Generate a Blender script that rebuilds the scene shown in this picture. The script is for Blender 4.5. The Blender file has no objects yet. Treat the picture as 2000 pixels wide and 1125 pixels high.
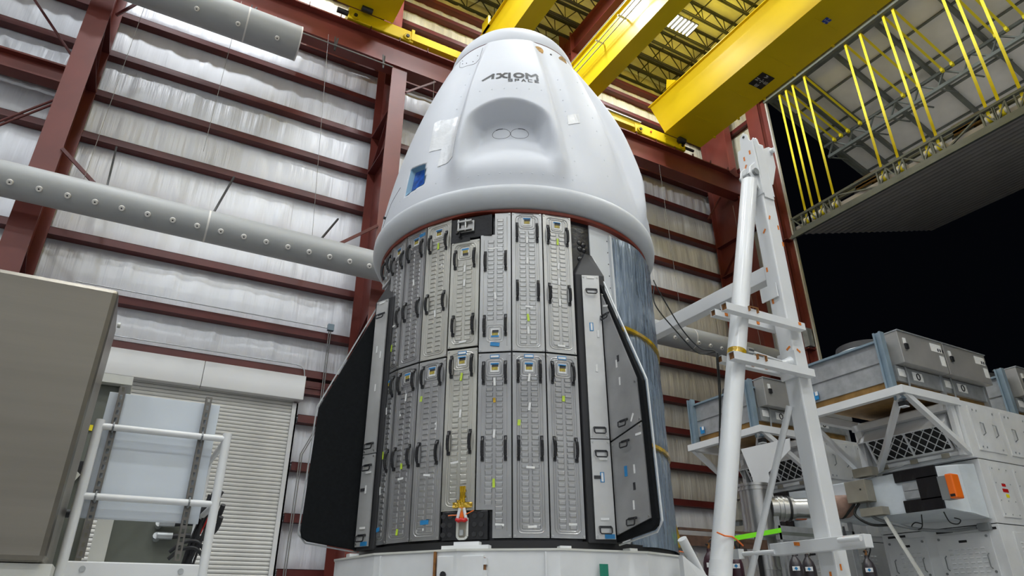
import bpy, bmesh, math, random
from mathutils import Vector, Matrix
random.seed(7)
S = bpy.context.scene
COL = S.collection

# ------------------------------------------------------------------ camera
cam_d = bpy.data.cameras.new('camera'); cam = bpy.data.objects.new('camera', cam_d); COL.objects.link(cam)
cam_d.sensor_width = 36.0; cam_d.lens = 36.0*1320/2000; cam_d.clip_end = 300
# columns: camera right, camera up, camera backward in world axes
R3 = Matrix(((0.872266439, -0.211068133, -0.441136602), (-0.489019736, -0.382571427, -0.783899739), (-0.003310005, 0.899493939, -0.436920699)))
CAMZ = 0.5
mw = R3.to_4x4()
mw.translation = Vector((0, 0, CAMZ))
cam.matrix_world = mw
S.camera = cam
S.view_settings.view_transform = 'Standard'; S.view_settings.look = 'None'
S.view_settings.exposure = 0.0; S.view_settings.gamma = 1.0; S.view_settings.use_curve_mapping = False
# ------------------------------------------------------------------ world: night
w = bpy.data.worlds.new('night'); S.world = w; w.use_nodes = True
bg = w.node_tree.nodes['Background']; bg.inputs[0].default_value = (0.02, 0.025, 0.04, 1); bg.inputs[1].default_value = 0.05
LAMP_POWER = 630.0
LAMP_COLOR = (0.90, 0.95, 1.0)

# ------------------------------------------------------------------ helpers
MATS = {}
def mat(name, col, rough=.5, metal=0.0, var=.06, vs=2.0, bump=0.0, bs=30.0, stretch=(1, 1, 1), coat=0.0, spec=.5, col2=None, emit=0.0, detail=4.0, dist=0.02, rot=None, ridged=False):
    m = bpy.data.materials.new(name); m.use_nodes = True
    nt = m.node_tree; b = nt.nodes['Principled BSDF']
    b.inputs['Roughness'].default_value = rough; b.inputs['Metallic'].default_value = metal
    b.inputs['Specular IOR Level'].default_value = spec
    b.inputs['Coat Weight'].default_value = coat; b.inputs['Coat Roughness'].default_value = .12
    tc = nt.nodes.new('ShaderNodeTexCoord'); mp = nt.nodes.new('ShaderNodeMapping'); mp.inputs['Scale'].default_value = stretch
    if rot: mp.inputs['Rotation'].default_value = rot
    nt.links.new(tc.outputs['Object'], mp.inputs['Vector'])
    no = nt.nodes.new('ShaderNodeTexNoise'); no.inputs['Scale'].default_value = vs; no.inputs['Detail'].default_value = detail
    nt.links.new(mp.outputs['Vector'], no.inputs['Vector'])
    rp = nt.nodes.new('ShaderNodeValToRGB')
    c2 = col2 if col2 else tuple(max(0, c*(1-var*2)) for c in col)
    c1 = col if col2 else tuple(min(1, c*(1+var)) for c in col)
    rp.color_ramp.elements[0].position = .3; rp.color_ramp.elements[1].position = .7
    rp.color_ramp.elements[0].color = (*c2, 1); rp.color_ramp.elements[1].color = (*c1, 1)
    nt.links.new(no.outputs['Fac'], rp.inputs['Fac']); nt.links.new(rp.outputs['Color'], b.inputs['Base Color'])
    if bump:
        n2 = nt.nodes.new('ShaderNodeTexNoise'); n2.inputs['Scale'].default_value = bs; n2.inputs['Detail'].default_value = detail
        if ridged: n2.noise_type = 'RIDGED_MULTIFRACTAL'; n2.normalize = True
        nt.links.new(mp.outputs['Vector'], n2.inputs['Vector'])
        bp = nt.nodes.new('ShaderNodeBump'); bp.inputs['Strength'].default_value = bump; bp.inputs['Distance'].default_value = dist
        nt.links.new(n2.outputs['Fac'], bp.inputs['Height']); nt.links.new(bp.outputs['Normal'], b.inputs['Normal'])
    if emit:
        b.inputs['Emission Color'].default_value = (*col, 1); b.inputs['Emission Strength'].default_value = emit
    MATS[name] = m
    return m

RED = (0.165, 0.032, 0.022)
mat('red_steel', RED, .42, 0, .12, .8, .05, 60)
mat('red_dark', (0.105, 0.016, 0.013), .45, 0, .12, 1.2, .05, 60)
mat('vinyl', (.82, .84, .88), .33, 0, .03, .5, .7, 1.0, (5, 5, .25), spec=.7, detail=5, dist=.06)
mat('vinyl_cream', (.62, .58, .44), .3, 0, .06, .5, 1.0, 1.2, (6, 6, .3), spec=.6, detail=7, dist=.06)
mat('vinyl_tan', (.60, .58, .52), .3, 0, .05, .5, 1.0, 1.2, (6, 6, .3), spec=.6, detail=7, dist=.06)
mat('roof_vinyl', (.78, .77, .62), .5, 0, .1, .8, .4, 3.0, (1, 3, 1))
mat('joist', (.045, .047, .045), .5, .2, .1)
mat('concrete', (.25, .25, .25), .4, 0, .08, .6, .05, 40)
mat('asphalt', (.03, .03, .03), .9, 0, .2, 2)
mat('yellow', (.70, .505, .002), .45, 0, .04, .6, .02, 20, coat=.05, spec=.35)
mat('yellow_strap', (.86, .72, .01), .6, 0, .04)
mat('black', (.012, .012, .013), .45, 0, .1)
mat('black_gloss', (.012, .012, .014), .22, 0, .1, 3, .25, 12)
mat('black_rubber', (.018, .018, .02), .6, 0, .1)
mat('fin_black', (.006, .007, .008), .8, 0, .15, 30, .15, 200, spec=.15)
mat('cap_white', (.61, .63, .67), .58, 0, .015, 1.5, .05, 8)
mat('ring_white', (.53, .55, .57), .5, 0, .03, 1.2, .05, 8)
mat('tape_white', (.68, .69, .70), .33, 0, .02, 5, .5, 5)
mat('gasket', (.19, .028, .012), .5, 0, .1, 6)
mat('plate', (.50, .50, .49), .32, .72, .14, 2.5, .04, 30, (1, 1, .4), coat=.7, spec=.6, detail=6)
mat('plate_warm', (.52, .51, .46), .32, .72, .14, 2.5, .04, 30, (1, 1, .4), coat=.7, spec=.6, detail=6)
mat('plate_dark', (.40, .40, .40), .34, .74, .14, 2.5, .04, 30, (1, 1, .4), coat=.7, spec=.6, detail=6)
mat('alu_cover', (.40, .40, .40), .5, .6, .08, 3, .05, 60)
mat('alu_strip', (.56, .56, .55), .45, .5, .07, 3)
mat('handle', (.012, .012, .014), .35, 0, .1)
mat('sticker', (.78, .78, .76), .5, 0, .05, 40)
mat('sticker_blue', (.02, .22, .50), .45, 0, .1, 30)
mat('sticker_gold', (.42, .33, .05), .4, 0, .3, 30)
mat('sticker_green', (.50, .68, .05), .5, 0, .1, 10)
mat('sticker_dark', (.03, .03, .035), .5, 0, .3, 40)
mat('foil', (.26, .32, .39), .13, .3, .3, 2, 1.0, 1.7, (8, 8, .8), spec=1.0, col2=(.14, .19, .25), detail=5, dist=.07, rot=(.26, -.46, 0))
mat('kapton', (.55, .34, .01), .2, .2, .25, 8, .5, 14, coat=.4)
mat('panel_white', (.66, .68, .69), .4, 0, .03, 1.2)
mat('white_paint', (.72, .73, .73), .33, 0, .03, 1.5, .02, 20, coat=.15)
mat('white_dirty', (.72, .73, .73), .42, 0, .06, 2)
mat('cream_paint', (.60, .60, .55), .45, 0, .05, 2)
mat('rust', (.25, .10, .02), .7, 0, .3, 20)
mat('orange_tape', (.72, .20, .02), .5, 0, .1, 10)
mat('bright_orange', (.85, .16, .01), .4, 0, .04)
mat('lime', (.22, .85, .02), .45, 0, .05)
mat('green_tape', (.01, .22, .14), .5, 0, .1)
mat('red_tape', (.55, .01, .01), .4, 0, .1)
mat('stainless', (.50, .50, .49), .28, .95, .08, 2, .04, 40, (1, 1, .1))
mat('steel_brushed', (.24, .22, .185), .30, .9, .06, 1.0, .03, 40, (.3, .3, 8))
mat('box_steel', (.42, .41, .39), .38, .45, .08, 2, .03, 40)
mat('galv', (.44, .46, .47), .42, .55, .10, 6)
mat('strut_steel', (.17, .16, .145), .4, .7, .1, 6)
mat('galv_blue', (.25, .33, .39), .45, .4, .06, 4)
mat('copper', (.33, .19, .06), .5, .5, .15, 6)
mat('copper_fabric', (.32, .20, .15), .55, .1, .12, 8, .3, 40)
mat('duct_fabric', (.36, .37, .37), .5, 0, .04, .6, .25, 2.0, (.6, 2, 2))
mat('duct_nozzle', (.68, .66, .62), .5, 0, .02)
mat('olive', (.135, .145, .12), .45, 0, .08, 2)
mat('tan_box', (.30, .28, .225), .45, .2, .08, 3)
mat('board', (.60, .65, .70), .22, 0, .02, 1, coat=.4)
mat('shutter', (.62, .61, .57), .45, 0, .04, 2)
mat('hood', (.68, .68, .67), .45, 0, .02, .7)
mat('brown_wood', (.10, .05, .03), .7, 0, .2, 6)
mat('bottle', (.035, .028, .032), .35, 0, .2, 4)
mat('bottle_maroon', (.045, .016, .024), .35, 0, .2, 4)
mat('door_panel', (.82, .82, .79), .55, 0, .05, 1.2, .3, 2.0, (1, 1, 1))
mat('door_outer', (.55, .52, .49), .55, 0, .06, 1)
mat('door_steel', (.15, .165, .145), .5, .1, .12, 2)
mat('cable_black', (.012, .014, .012), .5, 0, .1)
mat('cable_grey', (.20, .21, .21), .45, 0, .05)
mat('wire_steel', (.22, .22, .21), .5, .3, .05)
mat('blue_window', (.012, .09, .42), .25, 0, .25, 14, .3, 10)
mat('blue_frame', (.16, .32, .46), .5, 0, .05)
mat('gold_disc', (.30, .15, .004), .4, .4, .4, 40, .3, 60)
mat('logo_black', (.012, .012, .014), .5, 0, .05)
mat('sign_black', (.012, .012, .014), .5, 0, .05)
mat('sign_blue', (.01, .05, .35), .5, 0, .05)
mat('sign_letter', (.55, .55, .52), .5, 0, .05)
mat('grille_dark', (.02, .02, .02), .7, 0, .1)
mat('duct_wrap', (.62, .67, .70), .35, 0, .04, 4, .4, 6)
mat('wrap_black', (.010, .010, .011), .2, 0, .1, 3, .5, 8, (1, 1, .5))
mat('tube_light', (1.0, .99, .96), .4, emit=7.0)
mat('clear_wrap', (.70, .72, .73), .15, 0, .1, 8, .8, 10)

class MB:
    def __init__(s): s.v = []; s.f = []
    def add(s, vs, fs):
        o = len(s.v); s.v += [tuple(x) for x in vs]; s.f += [tuple(i+o for i in f) for f in fs]; return s
    def box(s, x0, x1, y0, y1, z0, z1):
        vs = [(x, y, z) for z in (z0, z1) for y in (y0, y1) for x in (x0, x1)]
        return s.add(vs, [(0, 2, 3, 1), (4, 5, 7, 6), (0, 1, 5, 4), (2, 6, 7, 3), (0, 4, 6, 2), (1, 3, 7, 5)])
    def beam(s, p, q, a, b, up=(0, 0, 1)):
        p = Vector(p); q = Vector(q); d = (q-p).normalized(); u = Vector(up)
        if abs(d.dot(u)) > .98: u = Vector((0, 1, 0))
        r = d.cross(u).normalized(); u = r.cross(d)
        vs = [c + r*(i*a/2) + u*(j*b/2) for c in (p, q) for j in (-1, 1) for i in (-1, 1)]
        return s.add(vs, [(0, 1, 3, 2), (4, 6, 7, 5), (0, 4, 5, 1), (2, 3, 7, 6), (0, 2, 6, 4), (1, 5, 7, 3)])
    def cyl(s, p, q, r0, r1=None, n=16, cap=True):
        r1 = r0 if r1 is None else r1
        p = Vector(p); q = Vector(q); d = (q-p).normalized()
        u = Vector((0, 0, 1)) if abs(d.z) < .95 else Vector((1, 0, 0))
        a = d.cross(u).normalized(); b = d.cross(a)
        vs = []
        for c, r in ((p, r0), (q, r1)):
            for k in range(n):
                t = 2*math.pi*k/n; vs.append(c+a*(r*math.cos(t))+b*(r*math.sin(t)))
        fs = [(k, (k+1) % n, n+(k+1) % n, n+k) for k in range(n)]
        if cap: fs += [tuple(range(n-1, -1, -1)), tuple(range(n, 2*n))]
        return s.add(vs, fs)
    def tube(s, pts, r, n=8, soft=False):
        pts = [Vector(p) for p in pts]
        if soft:      # Catmull-Rom resampling for hanging cables
            out = []
            for a, b, c, d in zip([pts[0]]+pts[:-2], pts[:-1], pts[1:], pts[2:]+[pts[-1]]):
                for k in range(6):
                    t = k/6; out.append(.5*((2*b)+(c-a)*t+(2*a-5*b+4*c-d)*t*t+(3*b-a-3*c+d)*t**3))
            pts = out+[pts[-1]]
        vs = []; prev = None
        for i, p in enumerate(pts):
            d = (pts[min(i+1, len(pts)-1)]-pts[max(i-1, 0)]).normalized()
            if prev is None:
                u = Vector((0, 0, 1)) if abs(d.z) < .9 else Vector((1, 0, 0)); a = d.cross(u).normalized()
            else:
                a = (prev - d*prev.dot(d)).normalized()
            prev = a; b = d.cross(a)
            for k in range(n):
                t = 2*math.pi*k/n; vs.append(p+a*(r*math.cos(t))+b*(r*math.sin(t)))
        fs = []
        for i in range(len(pts)-1):
            for k in range(n): fs.append((i*n+k, i*n+(k+1) % n, (i+1)*n+(k+1) % n, (i+1)*n+k))
        fs += [tuple(range(n-1, -1, -1)), tuple(range((len(pts)-1)*n, len(pts)*n))]
        return s.add(vs, fs)
    def prism(s, poly, off):
        """poly: 3D points in order; off: extrusion vector"""
        off = Vector(off); n = len(poly); P = [Vector(p) for p in poly]
        fs = [tuple(range(n-1, -1, -1)), tuple(range(n, 2*n))] + [(k, (k+1) % n, n+(k+1) % n, n+k) for k in range(n)]
        return s.add(P+[p+off for p in P], fs)
    def rev(s, prof, c, n=48, a0=0, a1=360, close=False):
        """revolve (r,z) profile about vertical axis through c"""
        full = abs(a1-a0) >= 359.9; m = n if full else n+1
        vs = []
        for k in range(m):
            t = math.radians(a0+(a1-a0)*k/n)
            for r, z in prof: vs.append((c[0]+r*math.cos(t), c[1]+r*math.sin(t), z))
        L = len(prof); fs = []
        for k in range(n):
            k2 = (k+1) % m if full else k+1
            for i in range(L-1 if not close else L):
                j = (i+1) % L
                fs.append((k*L+i, k2*L+i, k2*L+j, k*L+j))
        if close and not full:
            fs.append(tuple(range(L-1, -1, -1))); fs.append(tuple(range(n*L, n*L+L)))
        return s.add(vs, fs)
    def mesh(s, name, m, smooth=False, recalc=True):
        me = bpy.data.meshes.new(name); me.from_pydata(s.v, [], s.f); me.update()
        if recalc:
            bm = bmesh.new(); bm.from_mesh(me); bmesh.ops.recalc_face_normals(bm, faces=bm.faces); bm.to_mesh(me); bm.free()
        if smooth:
            me.polygons.foreach_set('use_smooth', [True]*len(me.polygons))
            if smooth != 2: me.set_sharp_from_angle(angle=math.radians(38))
        me.materials.append(MATS[m]); return me
    def build(s, name, m, parent=None, smooth=False, bevel=0.0, recalc=True):
        """vertices are world coordinates; the origin goes to the middle of the bounding box"""
        lo = [min(v[i] for v in s.v) for i in range(3)]; hi = [max(v[i] for v in s.v) for i in range(3)]
        c = Vector([(a+b)/2 for a, b in zip(lo, hi)])
        s.v = [(v[0]-c.x, v[1]-c.y, v[2]-c.z) for v in s.v]
        o = bpy.data.objects.new(name, s.mesh(name, m, smooth, recalc)); COL.objects.link(o)
        place(o, Matrix.Translation(c), parent)
        if bevel:
            bv = o.modifiers.new('bevel', 'BEVEL'); bv.width = bevel; bv.segments = 2; bv.limit_method = 'ANGLE'
        return o
WORLD = {}
def place(o, M, parent=None):
    WORLD[o] = M.copy()
    if parent is not None:
        o.parent = parent; o.matrix_parent_inverse = Matrix.Identity(4)
        o.matrix_basis = WORLD[parent].inverted() @ M
    else: o.matrix_basis = M
    return o
def inst(name, me, M, parent=None):
    o = bpy.data.objects.new(name, me); COL.objects.link(o); return place(o, M, parent)
def tag(o, label, cat, group=None):
    o['label'] = label; o['category'] = cat
    if group: o['group'] = group
    return o
def thing(name, label, cat, loc, group=None):
    o = bpy.data.objects.new(name, None); COL.objects.link(o); o.empty_display_size = .2
    place(o, Matrix.Translation(Vector(loc))); return tag(o, label, cat, group)
def structure(o): o['kind'] = 'structure'; return o
def copy_tree(o, delta, label=None, parent=None):
    c = o.copy(); COL.objects.link(c); WORLD[c] = Matrix.Translation(Vector(delta)) @ WORLD[o]
    if parent is not None: c.parent = parent
    else: c.location = c.location + Vector(delta)
    if label: c['label'] = label
    for ch in o.children: copy_tree(ch, delta, None, c)
    return c

# minimal stroke lettering: polylines on a 0..1 box
GLYPH = {
 'N': [[(0, 0), (0, 1), (1, 0), (1, 1)]], 'E': [[(1, 1), (0, 1), (0, 0), (1, 0)], [(0, .5), (.85, .5)]],
 'S': [[(1, 1), (0, 1), (0, .5), (1, .5), (1, 0), (0, 0)]], 'W': [[(0, 1), (.25, 0), (.5, .7), (.75, 0), (1, 1)]],
 'P': [[(0, 0), (0, 1), (1, 1), (1, .45), (0, .45)]], 'A': [[(0, 0), (.5, 1), (1, 0)], [(.22, .36), (.78, .36)]],
 'C': [[(1, 1), (0, 1), (0, 0), (1, 0)]]}
def stroke_quads(mb, line, wd, fn, step=.04):
    """flat ribbon along a 2D polyline, mapped to 3D by fn(x, y)"""
    for (a, b) in zip(line[:-1], line[1:]):
        a = Vector(a); b = Vector(b); d = b-a; L = d.length
        if L < 1e-6: continue
        d /= L; nrm = Vector((-d.y, d.x))*(wd/2); a2 = a-d*(wd*.5); b2 = b+d*(wd*.5); n = max(1, int((L+wd)/step))
        vs = []
        for i in range(n+1):
            p = a2.lerp(b2, i/n); vs += [fn(*(p+nrm)), fn(*(p-nrm))]
        mb.add(vs, [(2*i, 2*i+1, 2*i+3, 2*i+2) for i in range(n)])

# ================================================================== THE BUILDING
WY = 18.0          # inner face of the long wall
DX = 21.0          # plane of the big hangar door
floor = structure(MB().box(-20, 21.2, -16, 18.2, -.3, 0).build('floor', 'concrete'))
apron = structure(MB().box(21.2, 60, -40, 40, -.32, -.03).build('floor_apron', 'asphalt'))

GIRTS = [1.53, 2.79, 4.03, 5.25, 6.47, 7.61, 9.05, 10.52, 11.97, 13.37, 14.79, 16.26, 17.65, 19.0, 20.40, 21.35, 22.05]
COLX = [-11.0, -3.10, 4.96, 12.60, 20.26]
BAYS = list(zip([-19.0]+COLX, COLX+[21.0]))
wall = structure(MB().box(-20, 21.2, 18.12, 18.3, 0, 23.6).build('wall_back', 'vinyl'))
rnd = random.Random(3)
def insulation(x0, x1, z0, z1, m, parent):
    nx = max(8, int((x1-x0)*11)); nz = 6; mb = MB(); vs = []
    ph = [rnd.uniform(0, 6.28) for _ in range(6)]
    pleat = [(rnd.uniform(x0, x1), rnd.uniform(.05, .16), rnd.uniform(.012, .035), rnd.uniform(-.5, .5)) for _ in range(int((x1-x0)*3))]
    for j in range(nz+1):
        t = j/nz
        for i in range(nx+1):
            x = x0+(x1-x0)*i/nx
            b = .10*(1-(2*t-1)**4)
            wv = .012*math.sin(x*9+ph[0])+.010*math.sin(x*17+ph[1]+t)+.02*math.sin(x*2.1+ph[2])
            pl = sum(a*math.exp(-((x-c-sl*(t-.5))/s)**2) for c, s, a, sl in pleat if abs(x-c) < .9)
            vs.append((x, WY+.07-b*.9-(wv+pl)*(.25+t*(1-t)*2.6)*.9, z0+(z1-z0)*t))
    fs = [(j*(nx+1)+i, j*(nx+1)+i+1, (j+1)*(nx+1)+i+1, (j+1)*(nx+1)+i) for j in range(nz) for i in range(nx)]
    mb.add(vs, fs); return mb.build('insulation_panel', m, parent, smooth=2, recalc=False)
def girt_mesh(x0, x1, z, yf=17.75):
    # Z-shaped purlin lying on its side: top leg, web, bottom leg with small lips; top edge at z
    t = .012; h = .21
    mb = MB()
    mb.box(x0, x1, yf, yf+t, z-h, z)                    # vertical face
    mb.box(x0, x1, yf, WY, z-h, z-h+t)                  # lower leg
    mb.box(x0, x1, yf, WY, z-t, z)                      # upper leg
    mb.box(x0, x1, yf-.035, yf, z-h-.004, z-h+.03)      # stiffening lip
    return mb
for bi, (xa, xb) in enumerate(BAYS):
    za = 0.0
    for gi, zg in enumerate(GIRTS+[23.3]):
        m = 'vinyl'
        if zg > 17.7: m = 'vinyl_cream'
        elif bi == 4 and 4.5 < zg < 12.0: m = 'vinyl_tan'
        insulation(xa, xb, za, zg-.1, m, wall)
        za = zg-.1
    for zg in GIRTS:
        if bi == 2 and zg < 6.4:      # interrupted by the roll-up door
            girt_mesh(3.6, xb-.05, zg).build('girt', 'red_dark', wall); continue
        girt_mesh(xa+.05, xb-.05, zg).build('girt', 'red_dark', wall)
for z in (6.18, 6.02):
    girt_mesh(3.6, 4.8, z).build('girt', 'red_dark', wall)

# --- side wall with the door opening (plane X = DX)
wr = structure(MB().box(21.12, 21.25, 14.75, 18.2, 0, 23.6).build('wall_right', 'vinyl_cream'))
for z0, z1 in zip([0, 4.1, 8.2, 12.2, 15.2, 18.2, 20.3], [4.1, 8.2, 12.2, 15.2, 18.2, 20.3, 23.3]):
    mb = MB(); vs = []; nx = 30
    for j in range(5):
        for i in range(nx+1):
            y = 14.9+3.1*i/nx; t = j/4
            vs.append((21.1-.09*(1-(2*t-1)**4)-.015*math.sin(y*21)*t*(1-t)*4, y, z0+(z1-z0)*t))
    mb.add(vs, [(j*(nx+1)+i, j*(nx+1)+i+1, (j+1)*(nx+1)+i+1, (j+1)*(nx+1)+i) for j in range(4) for i in range(nx)])
    mb.build('insulation_panel', 'vinyl_cream' if z0 > 18 else 'vinyl', wr, smooth=2, recalc=False)
for z in (4.1, 8.2, 12.2, 15.2, 18.2, 20.3):
    MB().box(20.85, 21.1, 15.0, 18.0, z-.1, z+.1).build('girt', 'red_dark', wr)
# jamb column, header above the opening
mb = MB(); mb.box(20.75, 21.0, 14.95, 15.5, 0, 23.2); mb.box(20.72, 21.02, 14.9, 14.95, 0, 23.2); mb.box(20.70, 20.75, 14.9, 15.55, 0, 23.2)
mb.build('jamb_column', 'red_steel', wr)
for z in (13.75, 9.2): MB().box(20.6, 21.0, 14.72, 15.0, z-.02, z+.02).build('jamb_plate', 'red_dark', wr)
MB().box(20.95, 21.02, 14.72, 14.9, 0, 20.9).build('jamb_angle', 'red_steel', wr)
MB().box(21.0, 21.06, 14.66, 14.74, 0, 20.9).build('jamb_edge', 'vinyl_tan', wr)
MB().box(20.68, 21.0, 14.72, 14.95, 9.3, 10.0).build('door_latch_box', 'galv', wr)
hd = structure(MB().box(21.02, 21.25, -16, 14.75, 20.95, 23.6).build('wall_header', 'vinyl_cream'))
MB().box(20.65, 21.0, -16, 15.5, 20.85, 21.25).build('header_beam', 'red_dark', hd)
MB().box(20.95, 21.12, -16, 14.75, 20.66, 20.86).build('header_channel', 'door_steel', hd)
structure(MB().box(-20.2, -20, -16, 18.2, 0, 23.6).build('wall_left', 'vinyl'))
structure(MB().box(-20, 21.2, -16.2, -16, 0, 23.6).build('wall_front', 'vinyl'))

# --- roof: decking, open-web joists, rafters
ceil = structure(MB().box(-20, 21.2, -16, 18.2, 23.5, 23.7).build('ceiling', 'roof_vinyl'))
JY = [18.0-.1, 17.2, 16.42, 15.6, 14.8, 13.75, 12.62, 11.5, 10.4, 9.3, 8.2, 7.1, 6.0, 4.9]
jc = MB(); jw = MB()
J0, J1 = -19.0, 20.6
for yy in (-.07, .01): jc.box(J0, J1, yy, yy+.05, -.03, .03); jc.box(J0, J1, yy, yy+.05, .80, .86)
nseg = int((J1-J0)/.62)
for i in range(nseg):
    x0 = J0+(J1-J0)*i/nseg; x1 = J0+(J1-J0)*(i+1)/nseg
    jw.beam((x0, 0, 0 if i % 2 else .82), (x1, 0, .82 if i % 2 else 0), .035, .035)
    if i % 2 == 0: jw.beam((x1, 0, 0), (x1, 0, .82), .025, .025)
jcm = jc.mesh('roof_joist', 'joist'); jwm = jw.mesh('web_bracing', 'joist')
for y in JY:
    M = Matrix.Translation((0, y, 22.5)); o = inst('roof_joist', jcm, M, ceil); inst('web_bracing', jwm, M, o)
for x in (14.6, 16.9, 18.6): MB().beam((x, 4, 23.25), (x, 18, 23.25), .04, .04).build('bridging_bar', 'joist', ceil)
for x in COLX:
    mb = MB(); mb.box(x-.16, x+.16, -15.5, 17.2, 21.55, 21.58); mb.box(x-.01, x+.01, -15.5, 17.2, 21.58, 22.42); mb.box(x-.16, x+.16, -15.5, 17.2, 22.42, 22.45)
    mb.build('rafter', 'red_dark', ceil)

# --- crane columns along the wall
COLLAB = ['red steel column at the far left end of the insulated wall', 'rusty red steel column behind the lower round duct at left', 'red steel column with gusset plates just left of the capsule', 'red steel column hidden behind the white capsule', 'red steel corner column behind the white boom and cylinder']
for x, lab in zip(COLX, COLLAB):
    t = thing('steel_column', lab, 'column', (x, 17.1, 0), 'crane columns along the wall')
    hw = .25; top = 16.36
    MB().box(x-hw, x+hw, 16.12, 16.16, 0, top).build('front_flange', 'red_steel', t)
    MB().box(x-.012, x+.012, 16.16, 17.96, 0, top).build('web', 'red_steel', t)
    MB().box(x-hw, x+hw, 17.70, 17.74, 0, 23.2).build('back_flange', 'red_steel', t)
    MB().box(x-.2, x+.2, 16.34, 16.38, top+.0, 22.4).build('upper_flange', 'red_steel', t) if x > 19 else MB().box(x-.2, x+.2, 16.98, 17.02, top, 22.6).build('upper_flange', 'red_steel', t)
    MB().box(x-.012, x+.012, 16.38 if x > 19 else 17.02, 17.70, top, 22.6).build('upper_web', 'red_steel', t)
    for s in (-1, 1):
        for z in (5.9, 13.2, 14.6):
            MB().box(x+s*.012, x+s*hw, 16.16, 17.70, z-.012, z+.012).build('stiffener', 'red_dark', t)
        mb = MB(); mb.beam((x+s*.13, 16.2, 14.65), (x+s*.13, 17.65, 13.25), .12, .02); mb.build('gusset', 'red_dark', t)
        mb = MB(); mb.beam((x+s*.13, 16.2, 7.9), (x+s*.13, 17.65, 7.2), .12, .02); mb.build('gusset', 'red_dark', t)
# angle braces from columns up to girts / runway
for p, q, wd, lab in (((-2.86, 16.08, 10.25), (-2.0, 16.05, 9.5), .08, 'dark red angle brace beside the rusty column above the duct'),
                  ((3.7, 15.98, 9.48), (4.72, 16.08, 10.40), .08, 'dark red angle brace left of the gusseted column above the duct'),
                  ((5.22, 16.1, 15.48), (6.2, 16.1, 16.36), .06, 'thin red knee brace under the runway beam beside the capsule'),
                  ((-2.72, 16.1, 14.6), (-2.1, 16.1, 15.7), .07, 'short red knee brace at the top of the rusty column'),
                  ((18.5, 16.6, 15.0), (19.45, 16.6, 16.36), .06, 'thin red knee brace left of the corner column under the runway')):
    tag(MB().beam(p, q, .05, wd).build('angle_brace', 'red_dark'), lab, 'brace', 'angle braces')
for dz, lab in ((0, 'upper of two red sag rods left of the rusty column'), (-.14, 'lower of two red sag rods left of the rusty column')):
    tag(MB().tube([(-10.6, 16.9, 3.58+dz), (-3.45, 16.9, 12.1+dz)], .03).build('sag_rod', 'red_dark'), lab, 'brace', 'sag rods')
tag(MB().tube([(-7.2, 16.9, 17.9), (-3.45, 16.9, 13.5)], .035).build('brace_rod', 'red_dark'), 'slanted thin red brace rod at the top left', 'brace')
# heavy strut at left between columns
mb = MB(); mb.box(-10.7, -3.4, 17.18, 17.21, 12.75, 13.2); mb.box(-10.7, -3.4, 17.0, 17.4, 12.70, 12.75); mb.box(-10.7, -3.4, 17.0, 17.4, 13.2, 13.25)
tag(mb.build('strut_beam', 'red_steel'), 'heavy red wide-flange strut left of the rusty column', 'beam')

# --- crane runway beam
t = thing('crane_runway_beam', 'long red runway beam carrying the yellow bridge cranes', 'beam', (0, 16.3, 16.4))
RX0, RX1 = -19.5, 20.75
MB().box(RX0, RX1, 16.05, 16.55, 16.38, 16.43).build('bottom_flange', 'red_steel', t)
MB().box(RX0, RX1, 16.28, 16.31, 16.43, 17.44).build('web', 'red_steel', t)
MB().box(RX0, RX1, 16.05, 16.55, 17.44, 17.49).build('top_flange', 'red_steel', t)
MB().box(RX0, RX1, 16.27, 16.33, 17.49, 17.58).build('crane_rail', 'red_dark', t)
x = -3.0
while x < 20:
    MB().box(x, x+.02, 16.02, 16.08, 17.44, 17.60).build('rail_clip', 'red_dark', t); x += .98
MB().prism([(19.55, 16.0, 17.35), (19.95, 16.0, 17.72), (20.1, 16.0, 17.30), (19.9, 16.0, 17.2)], (0, .03, 0)).build('end_stop_plate', 'red_dark', t)

# --- bridge cranes
def girder(x0, x1, t, yfar=16.0, ynear=-15.0):
    z0, z1 = 18.05, 19.85
    mb = MB()
    mb.prism([(x0, yfar, z0), (x0, yfar+.68, z1), (x0, ynear, z1), (x0, ynear, z0)], (x1-x0, 0, 0)).build('girder', 'yellow', t) if False else None
    g = MB().prism([(x0+.03, yfar, z0+.02), (x0+.03, yfar+.66, z1), (x0+.03, ynear, z1), (x0+.03, ynear, z0+.02)], (x1-x0-.06, 0, 0)).build('girder', 'yellow', t)
    MB().box(x0, x1, ynear, yfar, z0, z0+.03).build('bottom_flange', 'yellow', g)
    MB().box(x0-.06, x1+.06, ynear, yfar+.7, z1, z1+.04).build('top_flange', 'yellow', g)
    return g
c1 = thing('bridge_crane', 'yellow bridge crane over the wall side, left of and behind the capsule tip', 'crane', (5.7, 0, 18))
girder(2.69, 4.55, c1); girder(8.12, 8.76, c1)
c2 = thing('bridge_crane', 'yellow bridge crane with compass sign, right of the capsule tip', 'crane', (15, 0, 18))
girder(11.85, 12.5, c2); gC = girder(16.1, 18.05, c2)
for y in (15.2, 13.9, 12.6, 11.2, 9.6, 8.0, 6.4): MB().box(17.98, 18.10, y-.03, y+.03, 18.0, 18.09).build('flange_tab', 'yellow', gC)
for y in (14.6, 12.9, 11.0, 9.1): MB().box(16.5, 17.6, y-.012, y+.012, 18.035, 18.055).build('weld_seam', 'yellow', gC)
MB().box(8.05, 8.14, 16.0, 16.5, 19.85, 20.3).build('stop_plate', 'yellow', c1)
MB().prism([(16.0, 14.9, 19.9), (16.0, 15.5, 19.9), (16.0, 15.4, 20.35)], (.05, 0, 0)).build('stop_plate', 'yellow', c2)
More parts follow.
